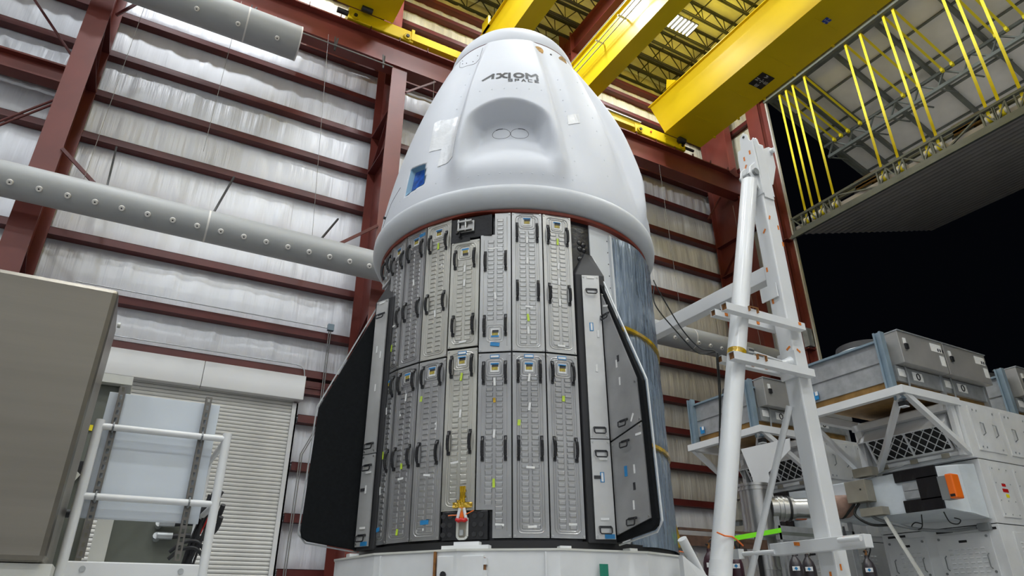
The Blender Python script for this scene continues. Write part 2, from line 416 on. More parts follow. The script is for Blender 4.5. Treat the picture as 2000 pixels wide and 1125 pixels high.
def truck(x0, x1, t):
    e = MB().box(x0, x1, 16.03, 16.57, 17.58, 18.05).build('end_truck', 'yellow', t, bevel=.02)
    for x in (x0+.22, x1-.22):
        MB().cyl((x, 15.97, 17.72), (x, 16.03, 17.72), .13, n=20).build('axle_flange', 'yellow', e, smooth=True)
        MB().cyl((x, 15.93, 17.72), (x, 15.97, 17.72), .06, n=12).build('axle_cap', 'black', e, smooth=True)
        for k in range(8):
            a = k*math.pi/4; MB().cyl((x+.1*math.cos(a), 15.955, 17.72+.1*math.sin(a)), (x+.1*math.cos(a), 15.97, 17.72+.1*math.sin(a)), .014, n=6).build('bolt', 'yellow', e)
    return e
e1 = truck(3.1, 5.3, c1); e1b = truck(8.0, 9.9, c1)
MB().box(5.3, 8.0, 16.05, 16.5, 17.72, 18.03).build('tie_beam', 'yellow', c1)
MB().box(5.22, 5.32, 15.98, 16.05, 17.65, 18.1).build('splice_plate', 'yellow', c1)
MB().cyl((2.75, 16.1, 17.8), (3.1, 16.1, 17.8), .09, n=14).build('bumper', 'black', c1, smooth=True)
MB().cyl((3.45, 15.85, 18.0), (3.8, 15.85, 18.0), .10, n=14).build('drive_motor', 'black', c1, smooth=True)
e2 = truck(14.6, 17.2, c2); truck(11.6, 12.9, c2)
MB().box(12.9, 14.6, 16.05, 16.5, 17.78, 18.08).build('tie_beam', 'yellow', c2)
MB().box(12.9, 14.9, 15.98, 16.05, 18.08, 18.12).build('conduit_tray', 'galv', c2)
MB().cyl((17.2, 16.1, 17.8), (17.7, 16.1, 17.8), .06, n=12).build('bumper', 'black', c2, smooth=True)
MB().cyl((16.75, 15.9, 17.9), (17.05, 15.9, 17.9), .13, n=14).build('drive_motor', 'black', c2, smooth=True)
for x in (14.95, 15.4, 16.2): MB().cyl((x, 16.0, 17.85), (x, 16.03, 17.85), .04, n=10).build('reflector', 'red_tape' if x > 15.3 and x < 16 else 'yellow', c2)
# pipes clipped along the narrow girder
for dx, z in ((-.28, 19.55), (-.22, 19.2), (-.16, 19.0)):
    MB().cyl((11.85+dx, -15, z), (11.85+dx, 16.2, z), .022, n=8).build('conduit', 'galv', c2, smooth=True)
for y in (14.2, 12.9, 11.6): MB().box(11.5, 11.86, y-.03, y+.03, 19.15, 19.19).build('conduit_bracket', 'galv', c2); 
# compass signs on the underside of the wide girder
def compass(x0, x1, y0, y1, z, m, par):
    s = MB().box(x0, x1, y0, y1, z-.012, z).build('compass_sign', m, par)
    cx, cy = (x0+x1)/2, (y0+y1)/2; k = (x1-x0)
    mb = MB(); fn = lambda a, b: (a, b, z-.015)
    def letter(ch, px, py, ux, uy):
        # ux: reading direction, uy: up direction of the glyph (world XY); mirrored because it is read from below
        w_, h_ = k*.16, k*.19
        for ln in GLYPH[ch]:
            stroke_quads(mb, [(px+(a-.5)*w_*ux[0]+(b-.5)*h_*uy[0], py+(a-.5)*w_*ux[1]+(b-.5)*h_*uy[1]) for a, b in ln], k*.05, fn, 1)
    ux = (.0, -1.0); uy = (-1.0, 0.0)
    letter('N', cx-k*.33, cy+k*.0, ux, uy); letter('W', cx-k*.0, cy-k*.38, ux, uy)
    letter('S', cx+k*.33, cy-k*.0, ux, uy); letter('E', cx+k*.0, cy+k*.38, ux, uy)
    for a in range(4):
        d = Vector((math.cos(a*math.pi/2), math.sin(a*math.pi/2))); n_ = Vector((-d.y, d.x)); c = Vector((cx, cy))
        stroke_quads(mb, [c, c+d*k*.14], k*.03, fn, 1)
        stroke_quads(mb, [c+d*k*.11+n_*k*.035, c+d*k*.16, c+d*k*.11-n_*k*.035], k*.03, fn, 1)
    mb.build('compass_marks', 'sign_letter', s, recalc=False)
compass(16.90, 17.53, 11.65, 12.31, 18.03, 'sign_black', gC)
compass(16.80, 17.04, 8.87, 9.07, 18.03, 'sign_blue', gC)

# --- high-bay lamps under the roof (each with its own light)
tube_m = None
def lamp(x, y, lab, power=1.0):
    global tube_m
    t = thing('high_bay_lamp', lab, 'lamp', (x, y, 22.3), 'high bay lamps under the roof')
    MB().box(x-.6, x+.6, y-.33, y+.33, 22.33, 22.38).build('housing', 'joist', t)
    for k in range(6):
        xx = x-.5+k*.2
        MB().cyl((xx, y-.31, 22.29), (xx, y+.31, 22.29), .035, n=10).build('tube', 'tube_light', t, smooth=True)
    for s in (-1, 1): MB().cyl((x+s*.5, y, 22.38), (x+s*.5, y, 23.4), .006, n=6).build('hanger', 'wire_steel', t)
    # one light strip under each tube of a lamp near the wall, one joint strip for the others
    strips = [(x-.5+k*.2, .06) for k in range(6)] if y > 14 else [(x, 1.2)]
    for xx, sx in strips:
        ld = bpy.data.lights.new('lamp_light', 'AREA'); ld.shape = 'RECTANGLE'; ld.size = sx; ld.size_y = .62; ld.energy = LAMP_POWER*power/len(strips); ld.color = LAMP_COLOR
        lo = bpy.data.objects.new('lamp_light', ld); COL.objects.link(lo); place(lo, Matrix.Translation((xx, y, 22.235)), t)
lamp(16.08, 14.22, 'bright high bay lamp with six tubes between the yellow girders', 1.0)
for x in (-12, -2.5, 7.0, 16.0):
    for y in (-12.5, -5.0, 2.5, 9.2):
        lamp(x, y, 'high bay lamp above the frame over the open floor')
lamp(9.8, 14.35, 'high bay lamp above the frame, between the two narrow crane girders', 1.0); lamp(3.5, 14.3, 'high bay lamp above the frame, over the gusseted column', 1.2); lamp(-2.8, 14.3, 'high bay lamp above the frame, over the rusty column', 1.2)

# ================================================================== THE SPACECRAFT
AX = Vector((4.27372, 7.54075, 0)); E_ = Vector((-0.49306703, -0.86999132, 0)); T_ = Vector((0.86999132, -0.49306703, 0))
def ndir(phi): p = math.radians(phi); return E_*math.cos(p)+T_*math.sin(p)
def tdir(phi): p = math.radians(phi); return -E_*math.sin(p)+T_*math.cos(p)
def P3(phi, r, z): v = AX+ndir(phi)*r; return Vector((v.x, v.y, z))
def FR(phi, r=0.0, z=0.0):
    """frame at angle phi: local x to the right, local -y outwards, local z up"""
    t, n = tdir(phi), -ndir(phi); p = P3(phi, r, z)
    return Matrix(((t.x, n.x, 0, p.x), (t.y, n.y, 0, p.y), (0, 0, 1, p.z), (0, 0, 0, 1)))
def ss(a, b, x):
    t = max(0.0, min(1.0, (x-a)/(b-a))); return t*t*(3-2*t)
Z0, R0, Z1, R1 = 5.12, 1.945, 8.41, 1.04
PODS = (-2.0, 84.0, -112.0, 172.0)
WIN = [(-47.5, 5.87), (-38, 5.80), (-36, 5.43), (-46.8, 5.39)]
def inpoly(poly, x, y):
    c = False; n = len(poly)
    for i in range(n):
        x1, y1 = poly[i]; x2, y2 = poly[i-1]
        if (y1 > y) != (y2 > y) and x < (x2-x1)*(y-y1)/(y2-y1)+x1: c = not c
    return c
def capr(phi, z, window=True):
    u = (Z1-z)/(Z1-Z0); rb = R1+(R0-R1)*u+.15*math.sin(math.pi*max(0.0, min(1.0, u)))**.75; out = 0.0
    if z > Z1: rb = R1
    for p in PODS:
        dp = (phi-p+180) % 360-180
        if abs(dp) > 62: continue
        s = abs(rb*math.radians(dp)); w_ = .40+.46*u
        A = .165*ss(-.15, .5, u)*(1-.35*ss(.72, .92, u))*(1-ss(.86, 1.0, u))
        d = A*(1-ss(w_*.74, w_*1.04, s))-.045*math.exp(-((s-w_*1.2)/(w_*.22))**2)*ss(.0, .25, u)*(1-ss(.7, .95, u))
        wt = .42+.75*max(0, u-.58); ur = .562+.07*min(1.3, (s/wt))**2.2
        d -= (A+.165)*(1-ss(.69, .97, u))*ss(ur, ur+.06, u)*(1-ss(wt*.72, wt*1.06, s))
        if abs(d) > abs(out): out = d
    if window and -49 < phi < -34 and 5.3 < z < 5.95 and inpoly(WIN, phi, z): out -= .07
    return rb+out
cap = thing('crew_capsule', 'white cone-shaped crew capsule with rounded thruster pods on top of the trunk', 'capsule', (AX.x, AX.y, 4.85))
NP, NZ = 480, 200
vs = []
for j in range(NZ+1):
    z = Z0+(Z1-Z0)*j/NZ
    for i in range(NP): ph = i*360/NP-180; vs.append(P3(ph, capr(ph, z), z))
fs = [(j*NP+i, j*NP+(i+1) % NP, (j+1)*NP+(i+1) % NP, (j+1)*NP+i) for j in range(NZ) for i in range(NP)]
mb = MB(); mb.add(vs, fs); mb.build('capsule_shell', 'cap_white', cap, smooth=2, recalc=False)
rp = lambda pr, a0=-180, a1=180, n=128, close=False: [(r, z) for r, z in pr]
ANG0 = math.degrees(math.atan2(E_.y, E_.x))
def rev_phi(prof, p0=-180, p1=180, n=128, close=False):
    # phi grows to the right seen from the camera = counter-clockwise from above
    return MB().rev(prof, AX, n, ANG0+p0, ANG0+p1, close)
# nose cap above a thin dark seam
rev_phi([(R1-.02, Z1-.008), (R1+.003, Z1-.004), (R1+.003, Z1+.013), (R1-.02, Z1+.016)], close=True).build('seam', 'red_dark', cap, smooth=True)
prof = [(R1*math.cos(t*math.pi/2/24), Z1+.015+.78*math.sin(t*math.pi/2/24)) for t in range(25)]; prof[-1] = (.001, prof[-1][1])
rev_phi(prof).build('nose_cap', 'cap_white', cap, smooth=2)
# heat-shield shoulder
prof = [(1.93, 5.10), (1.975, 5.125), (1.995, 5.11), (2.0, 5.06), (2.0, 5.02), (1.99, 4.965), (1.965, 4.915), (1.925, 4.875), (1.86, 4.855), (1.70, 4.85)]
rev_phi(prof, n=160).build('shoulder_ring', 'ring_white', cap, smooth=2)
# thin arcs on the shoulder
rev_phi([(1.945, 5.118), (1.952, 5.126), (1.958, 5.118)], n=160, close=True).build('shoulder_joint', 'vinyl_tan', cap)
def surf(phi, z, off): return P3(phi, capr(phi, z, False)+off, z)
def patch(poly, off, name, m, par, res=.03):
    """thin sheet that follows the shell inside a (phi, z) quadrilateral"""
    (a, b, c, d) = [Vector(p) for p in poly]; n = 14; vs = []; fs = []
    for lay, o in ((0, off), (1, -.01)):
        for j in range(n+1):
            for i in range(n+1):
                p = a.lerp(b, i/n).lerp(d.lerp(c, i/n), j/n); vs.append(surf(p.x, p.y, o+(.0025*math.sin(i*1.9+j)*math.sin(j*1.3) if lay == 0 else 0)))
    k = n+1
    fs = [(j*k+i, j*k+i+1, (j+1)*k+i+1, (j+1)*k+i) for j in range(n) for i in range(n)]
    N = k*k
    for i in range(n):
        for q, r_ in ((i, i+1), (n*k+i+1, n*k+i), ((i+1)*k, i*k), (i*k+n, (i+1)*k+n)): fs.append((q, r_, N+r_, N+q))
    mb = MB(); mb.add(vs, fs); return mb.build(name, m, par, smooth=True)
def curve_on(pts, r, name, m, off=.0, par=None):
    out = []
    for (a, b) in zip(pts[:-1], pts[1:]):
        for k in range(6): out.append(surf(a[0]+(b[0]-a[0])*k/6, a[1]+(b[1]-a[1])*k/6, off))
    out.append(surf(*pts[-1], off)); return MB().tube(out, r, 6).build(name, m, par, smooth=True)
# window with blue film and pale frame
mb = MB(); n = 12; a, b, c, d = [Vector(p) for p in WIN]; vs = []
for j in range(n+1):
    for i in range(n+1):
        p = a.lerp(b, i/n).lerp(d.lerp(c, i/n), j/n); vs.append(surf(p.x, p.y, -.062))
mb.add(vs, [(j*(n+1)+i, j*(n+1)+i+1, (j+1)*(n+1)+i+1, (j+1)*(n+1)+i) for j in range(n) for i in range(n)])
wn = mb.build('window_film', 'blue_window', cap, smooth=2); wn['label'] = 'blue protective film on the capsule window'
mb = MB(); ring = []
for (p, q) in zip(WIN, WIN[1:]+WIN[:1]):
    for k in range(8): ring.append((p[0]+(q[0]-p[0])*k/8, p[1]+(q[1]-p[1])*k/8))
cen = Vector((sum(p[0] for p in WIN)/4, sum(p[1] for p in WIN)/4))
vs = [];
for p in ring:
    q = Vector(p).lerp(cen, .02); qi = Vector(p).lerp(cen, .22)
    vs += [surf(q.x, q.y, .001), surf(qi.x, qi.y, -.058)]
L = len(ring); mb.add(vs, [(2*i, 2*((i+1) % L), 2*((i+1) % L)+1, 2*i+1) for i in range(L)])
mb.build('window_frame', 'blue_frame', cap, smooth=2)
# white tape patches
patch([(-39.6, 6.61), (-24.2, 6.54), (-22.4, 5.97), (-37.5, 6.0)], .006, 'tape_patch', 'tape_white', cap)
patch([(-31.5, 6.03), (-22.3, 5.99), (-22.6, 5.65), (-31.1, 5.65)], .007, 'tape_patch', 'tape_white', cap)
patch([(26.1, 6.57), (32.5, 6.66), (31.6, 6.46), (25.6, 6.375)], .006, 'tape_patch', 'tape_white', cap)
# hatch outline, thruster port outlines, scribed arcs
curve_on([(-24.5, 8.30), (-23.2, 7.94), (-26, 7.87), (-36, 7.87), (-40, 7.95), (-45, 8.20)], .0035, 'hatch_outline', 'black', .0, cap)
for p, z in ((-26.5, 8.08), (-29, 7.95), (-34, 7.96), (-38.5, 8.02), (-41.5, 8.16)):
    MB().cyl(surf(p, z, -.004), surf(p, z, .004), .008, n=8).build('rivet', 'black', cap)
for s in (-1, 1):
    pts = [(-1.2+s*4.2+4.15*math.cos(k*math.pi/14), 6.155+.10*math.sin(k*math.pi/14)) for k in range(29)]
    curve_on(pts, .0028, 'thruster_outline', 'black', .0, cap)
    curve_on([(-1.2+s*4.2+p, 6.155+.10*math.sqrt(max(0, 1-(p/4.15)**2))) for p in ((-2.6, -1.2, .6) if s < 0 else (-.6, 1.2, 2.6))], .006, 'thruster_lip', 'black', .0, cap)
    pts = [(83.4+s*4.2+4.1*math.cos(k*math.pi/14), 6.155+.10*math.sin(k*math.pi/14)) for k in range(29)]
    curve_on(pts, .003, 'thruster_outline', 'black', .0, cap)
curve_on([(-53, 5.66), (-60, 5.52), (-66, 5.20)], .004, 'cover_line', 'black', .0, cap)
MB().box(-.012, .012, -.012, .012, -.012, .012)
o = MB().cyl(surf(-64, 5.36, -.01), surf(-64, 5.36, .03), .02, n=8).build('clip', 'black', cap)
for p, z, r_ in ((19.4, 8.135, .078), (40.9, 8.138, .078)):
    MB().cyl(surf(p, z, -.02), surf(p, z, .006)+Vector((0, 0, .002)), r_, n=28).build('gold_port', 'gold_disc', cap)
MB().cyl(surf(29.5, 8.128, -.01), surf(29.5, 8.128, .006), .018, n=10).build('small_port', 'black', cap)
mb = MB()
for k in range(24):
    a = k*2*math.pi/24; mb.cyl(surf(22+9*math.cos(a)+8, 8.10+.09*math.sin(a), -.001), surf(22+9*math.cos(a)+8, 8.10+.09*math.sin(a), .0015), .006, n=6)
# shell rivets scattered along seams
rv = random.Random(5); mb = MB()
for p0, z0, p1, z1, n in ((-20, 5.3, 22, 5.3, 12), (-30, 5.35, -28, 7.6, 9), (24, 5.4, 27, 7.4, 9), (40, 5.6, 44, 7.6, 8), (-14, 6.75, 12, 6.75, 6), (-65, 5.4, -40, 5.35, 6)):
    for k in range(n):
        t = k/(n-1); p = p0+(p1-p0)*t; z = z0+(z1-z0)*t; mb.cyl(surf(p, z, -.004), surf(p, z, .0025), .011, n=8)
o = mb.build('rivet_heads', 'cap_white', cap, smooth=True); o['kind'] = 'stuff'
# wordmark: AXIOM / SPACE
rz = lambda x: 12.0*x
def logo(x, y):
    # x 0..1 across, y in metres above the baseline
    phi = -13.3+x*24.6; return surf(phi, 7.01+y, .004)
mb = MB(); Hh = .12
def L_(pts, wd=.030, sx=1.0): stroke_quads(mb, [(a, b) for a, b in pts], wd, lambda x, y: logo(x/.72, y), .03)
W_ = .72
L_([(0.0, .0), (.125, Hh), (.125, .02)], .036)
L_([(.185, Hh), (.215, Hh), (.245, .07), (.285, Hh), (.305, Hh)], .034); L_([(.185, .01), (.212, .02), (.245, .06), (.28, .02), (.305, .01)], .034)
L_([(.345, .005), (.345, Hh)], .034)
L_([(.47+.055*math.cos(k*math.pi/10), .066+.052*math.sin(k*math.pi/10)) for k in range(21)], .036)
L_([(.575, .0), (.575, Hh), (.635, .062), (.70, Hh), (.715, .085)], .036); L_([(.712, .0), (.712, .04)], .030)
mb.build('wordmark', 'logo_black', cap, recalc=False)
mb = MB(); x = .335
for ch in 'SPACE':
    for ln in GLYPH[ch]: stroke_quads(mb, [(x+a*.045, -.088+b*.055) for a, b in ln], .013, lambda x_, y_: logo(x_/.72, y_), .02)
    x += .085
mb.build('wordmark', 'logo_black', cap, recalc=False)

# ------------------------------------------------------------------ trunk
tk = thing('trunk', 'cylindrical trunk covered with ribbed aluminium cover panels and two fins', 'trunk', (AX.x, AX.y, 1.06))
rev_phi([(1.80, 1.10), (1.80, 4.83), (1.78, 4.83), (1.78, 1.10)], n=128, close=True).build('trunk_body', 'black_gloss', tk, smooth=True)
rev_phi([(1.79, 1.06), (1.86, 1.06), (1.86, 1.145), (1.79, 1.145)], n=128, close=True).build('base_rim', 'black', tk, smooth=True)
# red gasket, lifted over the latch box
mb = MB(); vs = []; n = 240
for k in range(n):
    ph = -180+k*360/n; l = .05*math.exp(-((ph+14)/9)**2)
    for r, z in ((1.80, 4.80+l*.5), (1.875, 4.80+l*.5), (1.882, 4.835), (1.84, 4.85), (1.80, 4.848)): vs.append(P3(ph, r, z))
mb.add(vs, [(k*5+i, ((k+1) % n)*5+i, ((k+1) % n)*5+(i+1) % 5, k*5+(i+1) % 5) for k in range(n) for i in range(5)])
mb.build('gasket', 'gasket', tk, smooth=True)
rev_phi([(1.80, 1.12), (1.815, 1.12), (1.815, 4.82), (1.80, 4.82)], 30.4, 160, 60, True).build('white_skin', 'panel_white', tk, smooth=True)
# black quilted strip: bumps
for p, z in ((26, 4.52), (27.5, 4.50), (26, 4.44), (27.7, 4.43), (25.8, 4.30), (26.5, 4.24)):
    MB().rev([(.0005, .02), (.02, .015), (.035, .0)], (0, 0), 12)
    mb = MB(); mb.rev([(.036*math.cos(t*math.pi/12), .018*math.sin(t*math.pi/12)) for t in range(0, 7)], (0, 0), 12)
    mb.v = [tuple(FR(p, 1.80, z) @ Vector((x, -zz, y))) for x, y, zz in mb.v]; mb.build('bump', 'black_gloss', tk, smooth=True)
# crumpled protective foil
from mathutils import noise
mb = MB(); vs = []; na, nz = 130, 150
for j in range(nz+1):
    z = 1.13+3.60*j/nz
    for i in range(na+1):
        ph = 40.2+(155-40.2)*i/na
        q = Vector((ph*.055+z*.35, z*1.1, 0)); d = .016*noise.ridged_multi_fractal(q*1.6, 1.0, 2.0, 2, .9, 2.0)*.5+.006*noise.noise(q*5)
        q2 = Vector(((ph*.032-z*.55)*6.5, (ph*.032+z)*1.1, 3.3)); d += .005*(noise.ridged_multi_fractal(q2, .9, 2.0, 3, .9, 2.0)-.8)
        band = .02*(math.exp(-((z-3.50)/.05)**2)+math.exp(-((z-2.20)/.05)**2))
        vs.append(P3(ph, 1.828+.075*ss(40.2, 50, ph)+max(-.01, d)-band, z))
mb.add(vs, [(j*(na+1)+i, j*(na+1)+i+1, (j+1)*(na+1)+i+1, (j+1)*(na+1)+i) for j in range(nz) for i in range(na)])
o = mb.build('protective_foil', 'foil', tk, smooth=2, recalc=False); o['label'] = 'crumpled blue-grey plastic film taped around the trunk'
for z in (3.50, 2.20): rev_phi([(1.87, z-.025), (1.925, z-.02), (1.925, z+.02), (1.87, z+.025)], 42, 156, 60, True).build('tape_band', 'kapton', tk, smooth=True)
MB().prism([P3(40.0, 1.815, 4.74), P3(41.0, 1.815, 4.74), P3(41.0, 1.815, 2.9), P3(40.0, 1.815, 2.9)], ndir(40)*.035).build('edge_strip', 'panel_white', tk)
for k in range(11): 
    z = 4.66-k*.16; MB().cyl(P3(39.3, 1.80, z), P3(39.3, 1.82, z), .007, n=6).build('rivet', 'black', tk)

# cover panels ------------------------------------------------------
def rrect(x0, x1, z0, z1, r, y):
    pts = []
    for cx, cz, a0 in ((x1-r, z1-r, 0), (x0+r, z1-r, 90), (x0+r, z0+r, 180), (x1-r, z0+r, 270)):
        for k in range(4): a = math.radians(a0+k*30); pts.append((cx+r*math.cos(a), y, cz+r*math.sin(a)))
    return pts+[pts[0]]
def handle_mesh():
    mb = MB(); L = .215
    for s in (-1, 1): mb.box(-.016, .016, -.018, 0, s*L/2-.018, s*L/2+.018)
    pts = [(0, -.012-.032*math.sin(math.pi*k/10)**.6, -L/2+L*k/10) for k in range(11)]
    mb.tube(pts, .0125, 8)
    for k in range(11):
        z = -L*.33+L*.66*k/10; y = -.012-.032*math.sin(math.pi*(z+L/2)/L)**.6
        mb.cyl((0, y, z-.0045), (0, y, z+.0045), .0175, n=8)
    return mb.mesh('handle', 'handle', True)
HANDLE = handle_mesh()
def small_handle_mesh():
    mb = MB(); w_ = .06
    mb.box(-w_*1.0, w_*1.0, -.008, 0, .012, .032)
    mb.tube([(-w_, -.006, .022), (-w_, -.03, .01), (-w_*.98, -.034, -.03), (-w_*.8, -.034, -.042), (w_*.8, -.034, -.042), (w_*.98, -.034, -.03), (w_, -.03, .01), (w_, -.006, .022)], .0075, 8)
    return mb.mesh('handle', 'handle', True)
SHANDLE = small_handle_mesh()
def stick_mesh(name, w_, h_, m, th=.003):
    return MB().box(-w_/2, w_/2, -th, 0, -h_/2, h_/2).mesh(name, m)
ST = {k: stick_mesh('sticker', *v) for k, v in dict(lab=(.092, .105, 'sticker'), gold=(.066, .052, 'sticker_gold'), dark=(.07, .032, 'sticker_dark'), blue=(.086, .020, 'sticker_blue'), bluebig=(.10, .042, 'sticker_blue'), white=(.022, .085, 'sticker'), whiteh=(.085, .022, 'sticker'), green=(.024, .085, 'sticker_green'), greenw=(.03, .06, 'sticker_green'), kap=(.026, .05, 'kapton'), pink=(.05, .035, 'sticker'), txt=(.05, .006, 'sticker_dark')).items()}
def stick(kind, par, x, z, rot=0, y=0.0, name='sticker'):
    M = WORLD[par] @ Matrix.Translation((x, y, z)) @ Matrix.Rotation(math.radians(rot), 4, 'Y'); return inst(name, ST[kind], M, par)
rc = random.Random(11)
def cover(p0, p1, z0, z1, m, handles, label_z, flip=False, notch=None, ribs=None, blue=None, stickers=()):
    pc = (p0+p1)/2; R = 1.835; w_ = 2*R*math.tan(math.radians((p1-p0)/2))/2-.006
    mb = MB(); h = z1-z0
    poly = [(-w_, 0), (w_, 0), (w_, h), (-w_, h)]
    if notch == 'tl': poly = [(-w_, 0), (w_, 0), (w_, h), (-.01, h), (-.01, h-.29), (-w_, h-.29)]
    if notch == 'bl': poly = [(-.01, 0), (w_, 0), (w_, h), (-w_, h), (-w_, .26), (-.01, .26)]
    mb.prism([(x, -.018, z) for x, z in poly], (0, .030, 0))
    ins = .042
    x0, x1, za, zb = -w_+ins, w_-ins, ins, h-ins
    if notch == 'tl': zb_l = h-.29-ins
    # pressed border line, two rib columns with their frames
    if notch is None:
        mb.tube(rrect(x0, x1, za, zb, .05, -.018), .0055, 6); mb.tube(rrect(x0+.022, x1-.022, za+.022, zb-.022, .04, -.018), .004, 6)
    else:
        mb.tube([(x, -.018, z) for x, z in ((x1, za+.02), (x1, zb-.02))], .0055, 6)
        mb.tube([(x0, -.018, .33), (x0, -.018, h-.36)], .0055, 6)
    if label_z is not None:
        lz = label_z-z0
        mb.tube(rrect(-.068, .068, lz-.075, lz+.075, .025, -.018), .0045, 6); mb.tube(rrect(-.092, .092, lz-.10, lz+.10, .035, -.018), .0045, 6)
    zz = .10
    while zz < h-.07:
        near = label_z is not None and abs(zz-(label_z-z0)) < .125
        if not near:
            for s in (-1, 1):
                if notch == 'tl' and s < 0 and zz > h-.33: continue
                if notch == 'bl' and s < 0 and zz < .30: continue
                xc = s*.053; a, b = .036, .0215
                vs = [(xc-a, -.018, zz-b), (xc+a, -.018, zz-b), (xc+a, -.018, zz+b), (xc-a, -.018, zz+b),
                      (xc-a*.84, -.0255, zz-b*.62), (xc+a*.84, -.0255, zz-b*.62), (xc+a*.84, -.0250, zz+b*.62), (xc-a*.84, -.0250, zz+b*.62)]
                mb.add(vs, [(4, 5, 6, 7), (0, 1, 5, 4), (1, 2, 6, 5), (2, 3, 7, 6), (3, 0, 4, 7)])
        zz += .057
    for s in (-1, 1):
        for xa in (.012, .096):
            lo = .08 if not (notch == 'bl' and s < 0) else .33
            hi = h-.08 if not (notch == 'tl' and s < 0) else h-.36
            if label_z is not None and label_z > (z0+z1)/2: hi = min(hi, label_z-z0-.11)
            if label_z is not None and label_z < (z0+z1)/2: lo = max(lo, label_z-z0+.11)
            mb.tube([(s*xa, -.018, lo), (s*xa, -.018, hi)], .0028, 5)
    o = inst('cover_panel', mb.mesh('cover_panel', m, True), FR(pc, R, z0), tk)
    for x, z in [(-w_+.016, .02), (w_-.016, .02), (w_-.016, h-.02), (-w_+.016, h-.02)]:
        if inpoly(poly, x, z): inst('bolt', BOLT, WORLD[o] @ Matrix.Translation((x, -.018, z)), o)
    for hz in handles:
        for s in (-1, 1): inst('handle', HANDLE, WORLD[o] @ Matrix.Translation((s*.118, -.018, hz-z0)), o)
    if label_z is not None:
        stick('lab', o, 0, label_z-z0, y=-.019); stick('gold', o, 0, label_z-z0-.005, y=-.0215)
        stick('dark', o, .005, label_z-z0+(.02 if rc.random() < .5 else -.03), y=-.022); stick('blue', o, 0, label_z-z0+(.037 if not flip else -.037), y=-.022)
    for k, x, z in stickers: stick(k, o, x, z-z0, rc.uniform(-8, 8), -.024 if abs(x) < .02 else -.0195)
    if blue: stick('bluebig', o, 0, blue-z0, y=-.020); stick('whiteh', o, 0, blue-z0, y=-.0235)
    return o
mb = MB(); mb.cyl((0, 0, 0), (0, -.006, 0), .011, n=10); BOLT = mb.mesh('bolt', 'stainless')
g = -.8; st = 11.25
def edges(k): return g+st*k, g+st*(k+1)
ZT, ZM, ZB = 4.80, 3.06, 1.17
# upper row, k = 1 is the rightmost
up = {1: ('plate', ZM, ZT, [4.52, 3.76], 4.66, {}, [('green', 0, 4.44), ('white', 0, 4.12), ('white', 0, 3.92), ('white', 0, 3.66), ('whiteh', .0, 3.14)]),
      0: ('plate', ZM, ZT, [4.53, 3.78], 4.68, {}, [('white', 0, 4.43), ('white', 0, 4.16), ('whiteh', .01, 3.58), ('green', 0, 3.45), ('white', 0, 3.30)]),
      -1: ('plate', ZM, ZT, [4.16, 3.36], 3.27, dict(notch='tl', flip=True), [('whiteh', -.05, 4.33), ('whiteh', .03, 4.33), ('white', 0, 3.72), ('bluebig', -.0, 3.14)]),
      -2: ('plate_warm', 3.14, 4.47, [4.23, 3.40], 4.32, {}, [('white', 0, 4.1), ('white', 0, 3.92), ('whiteh', 0, 3.20)]),
      -3: ('plate_warm', ZM, ZT, [4.53, 3.74], 4.66, {}, [('green', 0, 4.48), ('white', .06, 4.2), ('white', 0, 3.6)]),
      -4: ('plate_dark', ZM, ZT, [4.53, 3.74], 4.66, {}, [('white', 0, 4.1), ('bluebig', .1, 4.72)]),
      -5: ('plate_dark', ZM, ZT, [4.5, 3.72], 4.66, {}, [('green', 0, 3.36), ('whiteh', 0, 3.64)]),
      -6: ('plate_dark', 4.36, ZT, [4.60], 4.62, {}, [])}
for k, (m, z0, z1, hs, lz, kw, sts) in up.items(): cover(*edges(k), z0, z1, m, hs, lz, stickers=sts, **kw)
lo = {1: ('plate_dark', ZB, ZM-.02, [2.83, 2.02], 2.88, dict(blue=3.0), [('greenw', .0, 2.55), ('whiteh', .05, 1.30)]),
      0: ('plate_dark', ZB, ZM-.02, [2.83, 2.02], 2.88, dict(blue=3.0), [('white', 0, 2.76), ('white', 0, 2.45), ('greenw', -.11, 2.28), ('whiteh', .0, 1.83), ('whiteh', .01, 1.27)]),
      -1: ('plate_dark', ZB, ZM-.02, [2.82, 2.02], 2.88, dict(blue=3.0, notch='bl'), [('white', 0, 2.72), ('kap', 0, 2.52), ('white', 0, 2.17), ('green', 0, 1.68), ('whiteh', .06, 1.29)]),
      -2: ('plate_warm', 1.43, 3.115, [2.92, 2.10], 2.98, dict(blue=3.07), [('green', 0, 2.80), ('white', 0, 2.40), ('whiteh', -.05, 1.90)]),
      -3: ('plate_dark', ZB, ZM-.02, [2.86, 2.02], 2.91, {}, [('greenw', -.13, 2.62), ('white', .08, 2.3), ('whiteh', 0, 1.80), ('bluebig', 0, 1.34), ('whiteh', -.05, 1.27)]),
      -4: ('plate_dark', ZB, ZM-.02, [2.86, 2.02], 2.91, {}, [('white', 0, 2.68), ('white', -.08, 2.5), ('greenw', 0, 1.93), ('whiteh', 0, 1.80), ('greenw', 0, 1.27)]),
      -5: ('plate_dark', ZB, ZM-.02, [2.86, 2.02], 2.91, {}, [('white', 0, 2.6), ('green', 0, 2.1), ('white', 0, 1.72), ('bluebig', 0, 1.32)])}
for k, (m, z0, z1, hs, lz, kw, sts) in lo.items(): cover(*edges(k), z0, z1, m, hs, lz, stickers=sts, **kw)
